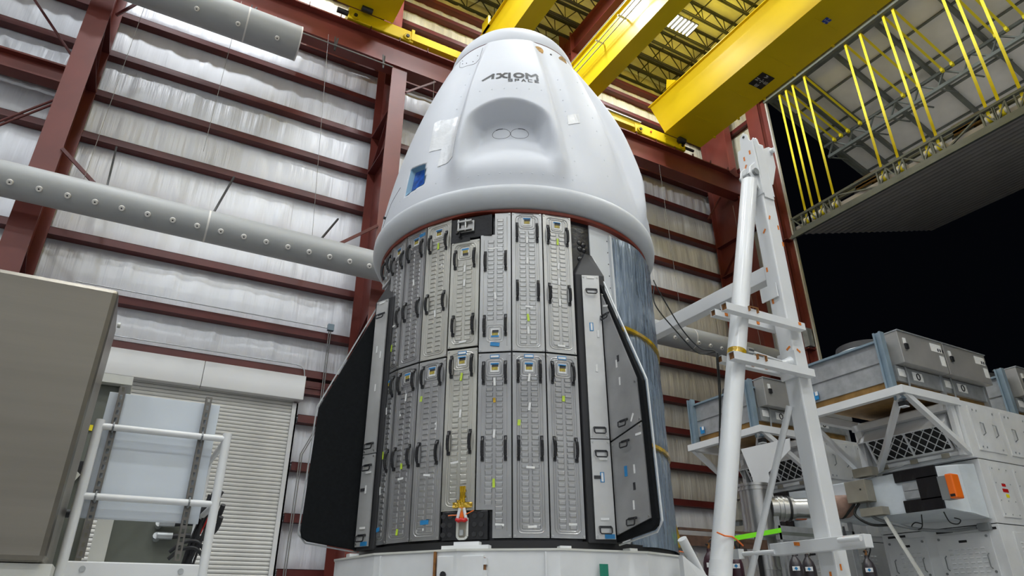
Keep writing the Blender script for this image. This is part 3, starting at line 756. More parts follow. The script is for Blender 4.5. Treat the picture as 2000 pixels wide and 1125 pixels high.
# latch box at the top with its silver clamp
def loc_box(phi, R, x0, x1, y0, y1, z0, z1): 
    mb = MB().box(x0, x1, y0, y1, z0, z1); M = FR(phi, R, 0); mb.v = [tuple(M @ Vector(v)) for v in mb.v]; return mb
lb = loc_box(-16.6, 1.80, -.22, .285, -.05, 0, 4.50, 4.79).build('latch_plate', 'black_gloss', tk, bevel=.008)
loc_box(-16.6, 1.80, -.22, .02, -.056, -.04, 4.46, 4.52).build('latch_plate_tail', 'black_gloss', tk)
cl = loc_box(-17.4, 1.80, -.07, .10, -.075, -.05, 4.58, 4.73).build('clamp_base', 'stainless', tk, bevel=.006)
for z in (4.60, 4.71): loc_box(-17.4, 1.80, -.10, .08, -.115, -.075, z-.014, z+.014).build('clamp_arm', 'stainless', cl, bevel=.004)
for x in (-.09, .0): 
    M = FR(-17.4, 1.80); MB().cyl(M @ Vector((x, -.10, 4.58)), M @ Vector((x, -.10, 4.74)), .013, n=10).build('clamp_bar', 'stainless', cl, smooth=True)
M = FR(-17.4, 1.80); MB().cyl(M @ Vector((-.10, -.095, 4.565)), M @ Vector((-.10, -.13, 4.565)), .022, n=12).build('clamp_knob', 'black', cl, smooth=True)
# latch box at the bottom with tape, red straps and opening
bb = loc_box(-15.4, 1.80, -.235, .235, -.045, 0, 1.16, 1.425).build('latch_plate', 'black_gloss', tk, bevel=.006)
M = FR(-16.0, 1.845)
for x in (-.20, -.13, .12, .19):
    for z in (1.21, 1.30, 1.38): 
        inst('rubber_grommet', bpy.data.meshes.get('rubber_grommet') or MB().cyl((0, .004, 0), (0, -.006, 0), .024, n=14).mesh('rubber_grommet', 'black_rubber', True), M @ Matrix.Translation((x, 0, z)), bb)
fr = MB()
for a, b_ in (((-.05, 1.19), (-.05, 1.36)), ((.05, 1.19), (.05, 1.36)), ((-.05, 1.19), (-.03, 1.17)), ((.05, 1.19), (.03, 1.17)), ((-.03, 1.17), (.03, 1.17))):
    fr.beam(M @ Vector((a[0], -.008, a[1])), M @ Vector((b_[0], -.008, b_[1])), .018, .02)
fr.build('port_frame', 'cream_paint', bb)
loc_box(-16.0, 1.845, -.045, .045, -.004, .0, 1.18, 1.36).build('port_recess', 'tan_box', bb)
loc_box(-16.0, 1.845, -.02, .015, -.03, 0, 1.2, 1.25).build('port_fitting', 'galv', bb)
for s in (-1, 1):
    MB().cyl(M @ Vector((s*.02, -.03, 1.45)), M @ Vector((s*.045, -.03, 1.35)), .016, n=10).build('cord_end', 'tape_white', bb, smooth=True)
    MB().tube([M @ Vector((s*.03, -.035, 1.385)), M @ Vector((s*.09, -.05, 1.395+.01*s)), M @ Vector((s*.13, -.06, 1.40+.02*s))], .005, 6).build('orange_tie', 'bright_orange', bb)
mb = MB(); mb.tube([M @ Vector((-.055, -.03, 1.35)), M @ Vector((-.03, -.035, 1.335)), M @ Vector((0, -.035, 1.345)), M @ Vector((.03, -.035, 1.335)), M @ Vector((.055, -.03, 1.35))], .02, 8); mb.build('red_clip', 'red_tape', bb, smooth=True)
MB().prism([M @ Vector(p) for p in ((-.02, -.025, 1.36), (.02, -.025, 1.36), (.025, -.025, 1.46), (-.025, -.025, 1.46))], M.to_3x3() @ Vector((0, -.006, 0))).build('red_flap', 'bright_orange', bb)
for x0, x1, z0, z1 in ((-.10, .10, 1.455, 1.505), (-.03, .03, 1.42, 1.66), (-.06, .02, 1.46, 1.53)):
    mb = MB(); n = 8
    vs = [M @ Vector((x0+(x1-x0)*i/n, -.028-.008*math.sin(i*2.1+j*1.7), z0+(z1-z0)*j/4)) for j in range(5) for i in range(n+1)]
    vs += [M @ Vector((x0+(x1-x0)*i/n, -.012, z0+(z1-z0)*j/4)) for j in range(5) for i in range(n+1)]
    fs = [(j*(n+1)+i, j*(n+1)+i+1, (j+1)*(n+1)+i+1, (j+1)*(n+1)+i) for j in range(4) for i in range(n)]
    mb.add(vs, fs+[tuple(x+5*(n+1) for x in reversed(f)) for f in fs]); mb.build('kapton_tape', 'kapton', bb, smooth=True)

# fins --------------------------------------------------------------
def fin(phi, s, blade_lab):
    """s = -1: narrow covers to the left of the blade, +1: to the right"""
    M = FR(phi)
    W = lambda t, R, z: M @ Vector((t, -R, z))
    a, b = (-.265, .06) if s < 0 else (-.06, .265)
    Ra, Rb = (1.862, 1.978) if s < 0 else (1.978, 1.862)
    pl = [W(a, 1.76, 1.13), W(b, 1.76, 1.13), W(b, Rb, 1.13), W(a, Ra, 1.13),
          W(a, 1.76, 4.08), W(b, 1.76, 4.08), W(b, Rb, 4.04), W(a, Ra, 4.04),
          W(a*.35, 1.77, 4.40), W(b*.35, 1.77, 4.40), W(b*.3, 1.815, 4.38), W(a*.3, 1.815, 4.38)]
    fs = [(0, 3, 2, 1), (0, 1, 5, 4), (1, 2, 6, 5), (2, 3, 7, 6), (3, 0, 4, 7), (4, 5, 9, 8), (5, 6, 10, 9), (6, 7, 11, 10), (7, 4, 8, 11), (8, 9, 10, 11)]
    mb = MB(); mb.add(pl, fs); mb.build('fin_fairing', 'black_rubber', tk, bevel=.012)
    poly = [(1.78, 4.34), (2.53, 2.62), (2.56, 1.30), (2.54, 1.24), (2.48, 1.205), (1.93, 1.135), (1.78, 1.135)]
    t0 = .0 if s < 0 else -.045
    bl = MB().prism([W(t0, r, z) for r, z in poly], tdir(phi)*.045).build('fin_blade', 'fin_black', tk, bevel=.008); bl['label'] = blade_lab
    po = [(1.79, 4.38), (2.545, 2.63), (2.575, 1.28), (2.49, 1.19), (1.93, 1.12)]
    mb = MB()
    for p, q in zip(po[:-1], po[1:]): mb.beam(W(t0+(.05 if s < 0 else -.005), *p), W(t0+(.05 if s < 0 else -.005), *q), .014, .014)
    mb.build('fin_edge', 'panel_white' if s < 0 else 'galv', bl)
    bt = math.radians(23.4)*s; FS = M @ Matrix.Translation((s*.118, -1.938, 0)) @ Matrix.Rotation(bt, 4, 'Z')
    hw = .099
    for z0, z1 in ((1.165, 2.13), (2.14, 4.02)):
        o = inst('fin_strip_cover', MB().box(-hw, hw, -.010, .006, z0, z1).mesh('fin_strip_cover', 'alu_strip'), FS, tk)
        hz = (z1-.14, z0+.09) if z0 < 2 else (z1-.2, z0+.09)
        for h in hz: inst('handle', SHANDLE, FS @ Matrix.Translation((0, -.010, h)), o)
        for x in (-hw+.02, hw-.02):
            for z in (z0+.025, z1-.025): inst('bolt', BOLT, FS @ Matrix.Translation((x, -.010, z)), o)
        for k, x, z in ((('lab', .0, 1.75), ('whiteh', 0, 1.35), ('whiteh', .02, 1.93), ('dark', -.05, 1.75), ('bluebig', .04, 1.19)) if z0 < 2 else (('white', .01, 2.9), ('white', .05, 3.3), ('whiteh', 0, z1-.03), ('lab', -.02, 3.38))):
            if k == 'lab' and s < 0: inst('sticker', ST['bluebig'], FS @ Matrix.Translation((x, -.0105, z)) @ Matrix.Rotation(math.pi/2, 4, 'Y'), o); k = 'white'
            if k == 'lab': k = 'white'
            inst('sticker', ST[k], FS @ Matrix.Translation((x, -.0135, z)), o)
    if s < 0:
        for poly2 in ([(1.985, 3.80), (2.46, 2.66), (2.475, 2.225), (1.985, 2.12)], [(1.985, 2.10), (2.475, 2.205), (2.49, 1.31), (1.985, 1.205)]):
            o = MB().prism([W(t0-.014, r, z) for r, z in poly2], tdir(phi)*.014).build('fin_cover', 'alu_cover', tk)
            # handles and stickers lie on the blade face: local x outward along the radius
            n = ndir(phi); t = -tdir(phi)
            def F(r, z): p = W(t0-.014, r, z); return Matrix(((n.x, -t.x, 0, p.x), (n.y, -t.y, 0, p.y), (0, 0, 1, p.z), (0, 0, 0, 1)))
            up_ = poly2[0][1] > 3
            for r, z in (((2.05, 3.50), (2.22, 2.26)) if up_ else ((2.22, 2.05), (2.24, 1.31))): inst('handle', SHANDLE, F(r, z), o)
            for k, r, z, ro in ((('dark', 2.2, 2.95, 90), ('white', 2.17, 2.9, 0), ('white', 2.2, 2.70, 0), ('white', 2.35, 2.28, 30), ('whiteh', 2.05, 3.62, 20)) if up_ else (('bluebig', 2.19, 1.78, 90), ('white', 2.32, 1.78, 0), ('dark', 2.30, 1.62, 90), ('white', 2.27, 1.45, 0), ('whiteh', 2.42, 2.1, 0))):
                inst('sticker', ST[k], F(r, z) @ Matrix.Rotation(math.radians(ro), 4, 'Y'), o)
            for r, z in poly2: inst('bolt', BOLT, F(r+(.025 if r < 2.2 else -.025), z+(.02 if z < 2 and z < 1.5 or (up_ and z < 2.5) else -.03)), o)
fin(30.3, -1, 'black fin blade faced with grey cover plates at right'); fin(-60.0, 1, 'plain black fin blade jutting out at left')

# ------------------------------------------------------------------ support ring under the trunk
sr = thing('support_ring', 'white painted polygonal support ring carrying the trunk', 'stand', (AX.x, AX.y, 0))
NV = 14; RR = 2.12
pv = [-66+k*360/NV for k in range(NV)]
for k in range(NV):
    a, b = pv[k], pv[k]+360/NV
    mb = MB(); mb.prism([P3(a, RR, 0), P3(b, RR, 0), P3(b, RR, 1.04), P3(a, RR, 1.04)], -ndir((a+b)/2)*.04); mb.build('ring_panel', 'white_dirty', sr)
    mb = MB(); mb.prism([P3(a, RR+.012, 1.04), P3(b, RR+.012, 1.04), P3(b, RR-.30, 1.04), P3(a, RR-.30, 1.04)], (0, 0, .018)); mb.build('ring_top', 'cream_paint', sr)
for p, x0, x1, z0, z1, dR in ((-14.5, -.20, .26, 1.058, 1.098, 1.98), (-14.5, -.10, .15, 1.098, 1.135, 1.92), (13.5, -.05, .06, 1.058, 1.09, 1.98), (-60, -.06, .06, 1.058, 1.10, 2.02), (35, -.05, .05, 1.058, 1.09, 1.99)):
    loc_box(p, dR, x0, x1, -.02, .08, z0, z1).build('pad_block', 'white_dirty', sr)
ad = loc_box(-13.2, RR*math.cos(math.pi/NV)+.03, -.24, .20, -.014, .03, .55, 1.0).build('access_door', 'white_dirty', sr, bevel=.004)
loc_box(-13.2, RR*math.cos(math.pi/NV)+.03, -.28, -.26, -.008, .03, .4, 1.04).build('weld_rust', 'rust', sr)
for z in (.62, .72, .82, .92): loc_box(-13.2, RR*math.cos(math.pi/NV)+.03, .20, .23, -.02, .03, z, z+.055).build('hinge_leaf', 'white_dirty', ad); 
loc_box(-13.2, RR*math.cos(math.pi/NV)+.03, .205, .215, -.016, .03, .55, .98).build('hinge_pin', 'rust', ad)
M = FR(-13.2, RR*math.cos(math.pi/NV)+.03); MB().cyl(M @ Vector((-.17, -.014, .84)), M @ Vector((-.17, -.05, .84)), .022, .03, n=8).build('door_knob', 'black', ad, smooth=True)
loc_box(22.5, 2.115, -.04, .045, -.012, .0, .70, .93).build('green_tape', 'green_tape', sr)
for p in (7.5, -38): loc_box(p, RR-.01, -.006, .006, -.012, .02, .2, 1.03).build('weld_seam', 'white_dirty', sr)
# outrigger plate towards the boom
o_ = MB().prism([(5.0, 5.45, 1.04), (5.45, 5.5, .80), (5.75, 5.5, .62), (5.75, 5.5, .3), (5.0, 5.45, .3)], (0, .06, 0)).build('outrigger_plate', 'white_dirty', sr)
MB().box(5.0, 5.75, 5.3, 5.85, .25, .32).build('outrigger_foot', 'white_dirty', sr)

# ================================================================== HANGAR DOOR (two folding leaves, hoisted)
d1 = thing('door_1', 'raised two-leaf folding hangar door hung on yellow lift straps', 'door', (21.2, 0, 14)); del d1['category']; d1['kind'] = 'structure'
YA, YB = 14.62, -14.0
UT, UH = Vector((21.1, 0, 20.72)), Vector((31.45, 0, 17.30)); LB = Vector((21.2, 0, 14.05)); LH = Vector((31.45, 0, 17.18))
def leafbox(a, b, y0, y1, off0, off1, name, m):
    d = (b-a).normalized(); n = Vector((-d.z, 0, d.x))
    if n.z < 0: n = -n
    mb = MB(); mb.prism([(*(a+n*off0).xz,) and Vector(((a+n*off0).x, y0, (a+n*off0).z)), Vector(((b+n*off0).x, y0, (b+n*off0).z)), Vector(((b+n*off1).x, y0, (b+n*off1).z)), Vector(((a+n*off1).x, y0, (a+n*off1).z))], (0, y1-y0, 0))
    return mb.build(name, m, d1)
# upper leaf: outer skin above, insulation panels between purlins below
leafbox(UT, UH, YB, YA, .42, .46, 'leaf_skin', 'door_outer')
VY = [14.5, 13.6, 12.9, 11.4, 9.6, 7.6, 5.6, 3.6, 1.6, -.4, -2.4, -4.4, -6.4, -8.4, -10.4, -12.4, -14.0]
for k in range(7):
    a = UT.lerp(UH, k/7); b = UT.lerp(UH, (k+1)/7)
    for y0, y1 in zip(VY[:-1], VY[1:]): leafbox(a, b, y1, y0, .36, .42, 'leaf_panel', 'door_panel')
    if k: leafbox(a-(b-a)*.02, a+(b-a)*.03, YB, YA, .28, .36, 'leaf_purlin', 'door_steel')
for y in VY: leafbox(UT, UH, y-.07, y+.07, .14, .34, 'leaf_rib', 'door_steel')
leafbox(UT, UH, YA-.03, YA+.03, .05, .46, 'leaf_edge', 'door_steel')
leafbox(UT, UT.lerp(UH, .02), YB, YA, .05, .4, 'leaf_edge', 'door_steel')
# mid truss on the upper leaf where the straps are anchored
tm = UT.lerp(UH, .33); 
mb = MB(); q = tm+Vector((.1, 0, -.55)); q2 = tm+Vector((-.05, 0, -.05))
mb.beam((q.x, YB, q.z), (q.x, YA, q.z), .12, .14); mb.beam((q2.x, YB, q2.z), (q2.x, YA, q2.z), .10, .12)
y = YA; k = 0
while y > YB+1:
    mb.beam((q.x, y, q.z), (q2.x, y-.45, q2.z), .06, .06); mb.beam((q2.x, y-.45, q2.z), (q.x, y-1.0, q.z), .06, .06)
    mb.beam((q.x, y, q.z), (tm.x+1.2, y-.2, tm.z-.4), .05, .05); y -= 1.0
mb.build('mid_truss', 'door_steel', d1)
# lower leaf: dark corrugated skin seen from below
dl = (LH-LB); n = Vector((-dl.z, 0, dl.x)).normalized(); 
mb = MB(); vs = []; NX = 140
for k in range(NX+1):
    p = LB+dl*(k/NX); c = .035*(1 if (k % 6) in (0, 1) else (0.35 if (k % 6) in (2, 5) else 0)); p = p-n*c
    vs += [(p.x, YA-.05, p.z), (p.x, YB, p.z)]
mb.add(vs, [(2*i, 2*i+1, 2*i+3, 2*i+2) for i in range(NX)]); mb.build('corrugated_skin', 'door_outer', d1)
leafbox(LB, LH, YB, YA, .05, .3, 'leaf_core', 'door_outer')
for y0, y1 in zip([YA-.1]+[YA-1.55*k for k in range(1, 18)], [YA-1.55*k for k in range(1, 19)]): pass
# near truss along the bottom edge of the lower leaf
mb = MB(); tz0, tz1 = 14.02, 14.72; X_ = 21.0
mb.box(X_-.02, X_+.14, YB, YA, tz1-.09, tz1); mb.box(X_-.06, X_+.16, YB, YA, tz0-.12, tz0+.06); mb.box(X_+.3, X_+.42, YB, YA, tz1-.09, tz1)
mb.build('truss_chords', 'door_steel', d1)
mb = MB(); mb.box(X_-.10, X_-.05, YB, YA+.1, 13.80, 13.95); mb.build('bottom_seal', 'door_steel', d1)
SY = [14.0, 13.66, 13.31, 12.72, 10.76, 10.12, 9.15, 8.77, 7.18, 6.81, 6.2, 4.6, 4.0, 2.0, 1.4, -.6, -1.2, -3.2, -5.2, -7.2, -9.2, -11.2]
y = YA; k = 0
marks = sorted([YA-.05]+[s+.17 for s in SY]+[s-.17 for s in SY], reverse=True)
for y in marks: MB().box(X_, X_+.06, y-.025, y+.025, tz0, tz1).build('truss_post', 'door_steel', d1)
gaps = [(a, b) for a, b in zip(marks[:-1], marks[1:]) if a-b > .12]
for i, (a, b) in enumerate(gaps):
    if a-b < .30 and i > 6: continue
    MB().beam((X_+.05, a, tz0+.05 if i % 2 else tz1-.08), (X_+.05, b, tz1-.08 if i % 2 else tz0+.05), .05, .06, (1, 0, 0)).build('truss_diagonal', 'door_steel', d1)
for y in SY:
    MB().box(X_-.004+.10, X_+.004+.10, y-.047, y+.047, 14.45, 20.72).build('lift_strap', 'yellow_strap', d1)
    MB().cyl((X_+.16, y-.13, 14.38), (X_+.16, y+.13, 14.38), .13, n=16).build('strap_drum', 'sticker', d1, smooth=True)
    MB().cyl((X_+.16, y-.06, 14.36), (X_+.16, y+.06, 14.36), .138, n=16).build('strap_wrap', 'yellow_strap', d1, smooth=True)
    a = UT+Vector((.05, 0, -.05)); b = tm+Vector((-.25, 0, -.05))
    MB().beam((a.x, y, a.z), (b.x, y, b.z), .09, .012, (0, 0, 1)).build('anchor_strap', 'yellow_strap', d1)
    MB().box(b.x-.03, b.x+.12, y-.05, y+.05, b.z-.14, b.z+.02).build('strap_bracket', 'yellow_strap', d1)
for y in (11.6, 8.0):
    t_ = MB().box(X_+.3, X_+1.1, y-.55, y+.35, 14.55, 14.95).build('drive_cover', 'copper', d1)
    MB().cyl((X_+.35, y-.3, 14.4), (X_+.35, y+.4, 14.4), .15, n=14).build('drive_motor', 'black', d1, smooth=True)
# hinge pivot at the jamb
MB().cyl((20.98, 14.9, 13.87), (20.98, 14.4, 13.93), .05, n=10).build('guide_pin', 'tan_box', d1, smooth=True)

# ================================================================== ROLL-UP DOOR in the long wall
d2 = thing('door_2', 'white roll-up shutter door with a long hood in the insulated wall', 'door', (1.3, 17.6, 0)); del d2['category']; d2['kind'] = 'structure'
DX0, DX1 = -2.6, 3.45
slat_m = MB()
prof = [(0, 0), (-.010, .012), (-.014, .04), (-.010, .070), (0, .082), (.012, .082), (.012, 0)]
slat_m.add([(x, y, z) for x in (0, DX1-DX0) for y, z in prof], [tuple(range(7)), tuple(range(13, 6, -1))]+[(k, k+7, (k+1) % 7+7, (k+1) % 7) for k in range(7)])
SM = slat_m.mesh('shutter_slat', 'shutter', True)
z = .2
while z < 5.6:
    inst('shutter_slat', SM, Matrix.Translation((DX0, 17.76, z)), d2); z += .092
MB().box(DX0, DX1, 17.775, 17.80, .1, 5.7).build('shutter_backing', 'cable_grey', d2)
mb = MB(); mb.box(DX1-.04, DX1+.10, 17.68, 17.74, 0, 5.5); mb.box(DX1+.06, DX1+.10, 17.68, 17.98, 0, 5.5); mb.build('guide_rail', 'hood', d2)
mb = MB(); mb.box(DX0-.10, DX0+.04, 17.68, 17.74, 0, 5.5); mb.build('guide_rail', 'hood', d2)
for xa, xb in ((-2.7, 1.14), (1.15, 3.62)):
    MB().box(xa, xb, 17.48, 17.72, 5.56, 6.20).build('hood_panel', 'hood', d2, bevel=.01)
MB().box(-2.7, 3.62, 17.72, 17.95, 5.60, 6.2).build('hood_back', 'hood', d2)
MB().tube([(-2.6, 17.7, 6.55), (3.35, 17.7, 6.55), (3.50, 17.7, 6.52), (3.58, 17.66, 6.42), (3.60, 17.6, 6.2)], .014, 8).build('conduit', 'galv', d2, smooth=True)

# ================================================================== ROUND AIR DUCTS
def fabric_duct(x0, x1, y, z, r, noz, seams, lab, nd):
    t = thing('air_duct', lab, 'duct', ((x0+x1)/2, y, z-r), None)
    MB().cyl((x0, y, z), (x1, y, z), r, n=40).build('duct_body', 'duct_fabric', t, smooth=True)
    for x in seams: MB().cyl((x-.02, y, z), (x+.02, y, z), r+.004, n=40).build('seam_band', 'duct_nozzle', t, smooth=True)
    for x in noz:
        d = Vector((0, -nd[0], -nd[1])).normalized(); c = Vector((x, y, z))+d*r
        nz = MB().cyl(c-d*.02, c+d*.05, .07, .055, n=14).build('air_nozzle', 'duct_nozzle', t, smooth=True)
        MB().cyl(c+d*.05, c+d*.052, .018, n=10).build('nozzle_bore', 'grille_dark', nz)
    return t
dA = fabric_duct(-12, 20.6, 15.5, 8.82, .385, [-3.35+.5125*k for k in range(-6, 46)], [-6.2, .45, 7.1, 13.7, 15.55], 'long light grey round air duct with white nozzles crossing behind the trunk', (.76, .52))
MB().box(-12, 20.6, 15.49, 15.51, 9.20, 9.23).build('top_rail', 'duct_nozzle', dA)
for xb, xt, zt in ((-1.72, -1.9, 11.0), (.52, .86, 11.05), (3.10, 3.72, 10.6), (13.9, 14.4, 10.6)):
    MB().beam((xb, 15.5, 9.2), (xt, 16.6, zt), .041, .041).build('hanger_strut', 'joist', dA)
dB = fabric_duct(-12, 1.72, 15.5, 15.27, .49, [-.94+1.03*k for k in range(-8, 3)], [.3, -4.5], 'grey round air duct with a closed end below the crane runway', (.62, .72))
MB().cyl((1.70, 15.5, 15.27), (1.735, 15.5, 15.27), .495, n=40).build('end_cap', 'duct_nozzle', dB, smooth=True)
MB().cyl((-12, 15.5, 15.80), (4.55, 15.5, 15.72), .018, n=8).build('top_rail', 'wire_steel', dB, smooth=True)
for x in (-.9, .35, 2.75, 4.25):
    MB().beam((x, 15.52, 15.55), (x+.12, 15.9, 16.42), .045, .045).build('hanger_strut', 'joist', dB)
    MB().beam((x, 15.52, 15.55), (x-.02, 15.6, 16.15), .035, .035).build('hanger_strut', 'joist', dB)
for x in (-.55, 1.0): MB().cyl((x, 15.45, 15.75), (x, 15.45, 15.88), .04, n=10).build('duct_clamp', 'duct_nozzle', dB, smooth=True)
# thin steel wires dropping from the runway to the lower duct
for k, (xt, zt, xb, zb) in enumerate(((-2.12, 16.3, -2.2, 9.25), (.05, 16.3, .0, 10.9), (2.55, 16.3, 2.9, 9.25))):
    MB().cyl((xt, 15.75, zt), (xb, 15.6, zb), .006, n=6).build('hanger_wire', 'wire_steel', dA)
for x, z0, lab in ((6.1, 16.3, 'thin steel wire hanging between capsule and gusseted column'), (15.6, 16.3, 'thin steel wire hanging right of the capsule against the wall'), (19.4, 15.6, 'thin steel wire hanging in front of the corner column')):
    tag(MB().cyl((x, 16.0, z0), (x+.1, 15.9, 9.3), .006, n=6).build('steel_wire', 'wire_steel'), lab, 'wire', 'hanging steel wires')
cw = thing('conduit_run', 'small junction box with conduits running down the wall beside the fin', 'conduit', (4.1, 17.7, 1))
MB().box(4.05, 4.22, 17.6, 17.72, 7.66, 7.84).build('junction_box', 'galv_blue', cw)
for dx in (0, .05): MB().tube([(4.1+dx, 17.66, 7.66), (4.1+dx, 17.64, 5.0), (3.75+dx, 17.6, 4.2), (3.72+dx, 17.6, .2)], .014, 8).build('conduit', 'wire_steel', cw, smooth=True)
MB().tube([(-2, 17.66, 7.72), (4.05, 17.66, 7.72)], .014, 8).build('conduit', 'galv', cw, smooth=True)

# ================================================================== LEFT FOREGROUND
cb = thing('steel_cabinet', 'large brushed stainless steel cabinet at the left edge of the picture', 'cabinet', (-1.6, 5.4, 0))
MB().box(-3.2, -.30, 5.0, 5.80, .79, 2.545).build('cabinet_body', 'steel_brushed', cb, bevel=.035)
MB().box(-3.2, -.26, 5.05, 5.85, 0, .785).build('cabinet_plinth', 'cream_paint', cb)
MB().cyl((-.29, 5.6, 2.50), (-.27, 5.6, 2.50), .02, n=10).build('rivet', 'cream_paint', cb)
ov = thing('equipment_cabinet', 'olive grey equipment cabinet behind the white guard rail', 'cabinet', (-.2, 7.4, 0))
MB().box(-1.1, -.205, 7.05, 7.9, .5, 2.43).build('cabinet_body', 'olive', ov, bevel=.01)
MB().box(-.215, -.17, 7.02, 7.12, .5, 2.43).build('door_edge', 'tan_box', ov)
MB().box(-1.15, -.12, 6.95, 7.95, 2.43, 2.51).build('cabinet_top', 'cream_paint', ov)
MB().box(-.44, -.34, 7.035, 7.05, 2.00, 2.05).build('warning_label', 'yellow_strap', ov)
MB().beam((-.36, 6.98, 1.62), (-.47, 6.9, 1.40), .03, .05).build('lever_handle', 'cream_paint', ov)
MB().box(-.40, -.33, 6.98, 7.05, 1.60, 1.72).build('handle_base', 'black', ov)
gp = thing('electrical_cabinet', 'low grey-green electrical panel with conduit fittings behind the rail', 'cabinet', (.3, 6.8, 0))
MB().box(-.02, .66, 6.75, 7.1, .4, 1.40).build('panel_box', 'olive', gp, bevel=.01)
MB().box(-.12, .0, 6.72, 7.1, .4, 1.42).build('side_frame', 'cream_paint', gp)
for z in (1.12, 1.22):
    MB().cyl((.34, 6.7, z), (.46, 6.7, z), .03, n=10).build('conduit_elbow', 'galv', gp, smooth=True)
    MB().cyl((.34, 6.7, z), (.34, 6.76, z-.02), .03, n=10).build('conduit_elbow', 'galv', gp, smooth=True)
    MB().tube([(.46, 6.7, z), (.6, 6.68, z+.01), (.7, 6.68, z-.01), (.78, 6.62, z+.06), (.80, 6.55, z+.16)], .022, 8, True).build('flexible_conduit', 'black_rubber', gp, smooth=True)
tag(MB().tube([(-.42, 6.3, 1.20), (-.1, 6.25, 1.22), (.2, 6.2, 1.20), (.5, 6.15, 1.22), (.64, 6.1, 1.30), (.70, 6.05, 1.42)], .03, 10, True).build('flexible_conduit', 'black_rubber', None, smooth=True), 'thick black flexible conduit running behind the white board', 'conduit')
cbun = thing('cable_bundle', 'bundle of black and red cables hanging at the guard rail end', 'cables', (.55, 6.2, .8))
rb = random.Random(2)
for k in range(10):
    x = .58+rb.uniform(-.05, .03); y = 6.15+rb.uniform(-.05, .10)
    MB().tube([(x+.10, y, 1.42-rb.uniform(0, .06)), (x+.10+rb.uniform(-.03, .02), y, 1.32), (x+.06, y+rb.uniform(-.04, .04), 1.18), (x+.02+rb.uniform(-.03, .03), y, 1.02), (x+rb.uniform(-.04, .03), y, .86)], .010, 6, True).build('cable', 'red_tape' if k in (2, 6) else 'black_rubber', cbun, smooth=True)
for dz in (0, .05): MB().tube([(.42, 6.1, .90+dz), (.50, 6.08, .97+dz), (.60, 6.08, .98+dz), (.68, 6.1, .90+dz)], .014, 8, True).build('cable', 'black_rubber', cbun, smooth=True)
# guard rail on its platform
RY = 5.45
def rx(v): return v*RY/5.0
gr = thing('guard_rail', 'white tubular guard rail with toe board at lower left', 'railing', (.2, RY, 0))
k_ = RY/5.0; zr = lambda z: .5+(z-.5)*k_
xl, xr = -.212*k_, .558*k_
for x in (xl, xr): MB().cyl((x, RY, 0.55), (x, RY, zr(1.64)), .031, n=16).build('post', 'white_paint', gr, smooth=True)
for z in (1.60, 1.17): MB().cyl((xl, RY, zr(z)), (xr, RY, zr(z)), .023, n=14).build('rail', 'white_paint', gr, smooth=True)
MB().cyl((xr, RY, zr(1.62)), (xr, RY, zr(1.64)), .032, n=16).build('post_cap', 'white_paint', gr)
MB().cyl((xr, RY+1.0, .55), (xr, RY+1.0, zr(1.62)), .028, n=14).build('post', 'white_paint', gr, smooth=True)
for z in (1.60, 1.17): MB().cyl((xr, RY, zr(z)), (xr, RY+1.0, zr(z)), .022, n=12).build('rail', 'white_paint', gr, smooth=True)
MB().box(xl-.03, xr+.03, RY-.012, RY+.012, .45, zr(.82)-.02).build('toe_board', 'white_paint', gr, bevel=.008)
for x in (xl+.12, xr-.14): MB().cyl((x, RY-.02, zr(.76)), (x, RY-.012, zr(.76)), .018, n=12).build('bolt', 'galv', gr, smooth=True)
MB().box(xl-.05, xr+.05, RY, RY+1.1, .40, .45).build('deck', 'white_dirty', gr)
for x in (xl, xr):
    for y in (RY+.03, RY+1.05): MB().box(x-.03, x+.03, y-.03, y+.03, 0, .40).build('leg', 'white_dirty', gr)
wb = thing('splash_board', 'pale blue white board on two slotted struts clamped to the rail', 'board', (.2, RY+.1, .8))
MB().box(-.222, .53, RY+.085, RY+.10, 1.10, 1.97).build('board_sheet', 'board', wb, bevel=.003)
for xs in (-.142, .437):
    z0, z1 = .85, 2.01; mb = MB(); y0 = RY+.035
    for s in (-1, 1): mb.box(xs+s*.020-.002, xs+s*.020+.002, y0, y0+.041, z0, z1)
    # slotted face: rungs between oval openings
    n = 21
    mb.box(xs-.020, xs-.009, y0-.003, y0, z0, z1); mb.box(xs+.009, xs+.020, y0-.003, y0, z0, z1)
    for k in range(n+1):
        zc = z0+(z1-z0)*k/n; mb.box(xs-.009, xs+.009, y0-.003, y0, max(z0, zc-.011), min(z1, zc+.011))
    mb.build('slotted_strut', 'strut_steel', wb)
    for zz in (zr(1.60), zr(1.17)):
        MB().tube([(xs, RY+.035, zz+.03), (xs, RY-.005, zz+.033), (xs, RY-.032, zz), (xs, RY-.005, zz-.033), (xs, RY+.035, zz-.03)], .0055, 6).build('pipe_clamp', 'cable_grey', wb, smooth=True)

# ================================================================== LIFTING BOOM beside the trunk
bm_ = thing('lifting_boom', 'tall white box-section boom with orange tape marks right of the trunk', 'boom', (7.52, 5.65, 0))
bx = MB().box(7.40, 7.65, 5.53, 5.76, .25, 6.75).build('mast', 'white_paint', bm_, bevel=.02)
MB().box(7.15, 7.95, 5.3, 6.0, 0, .25).build('foot_plate', 'white_dirty', bm_)
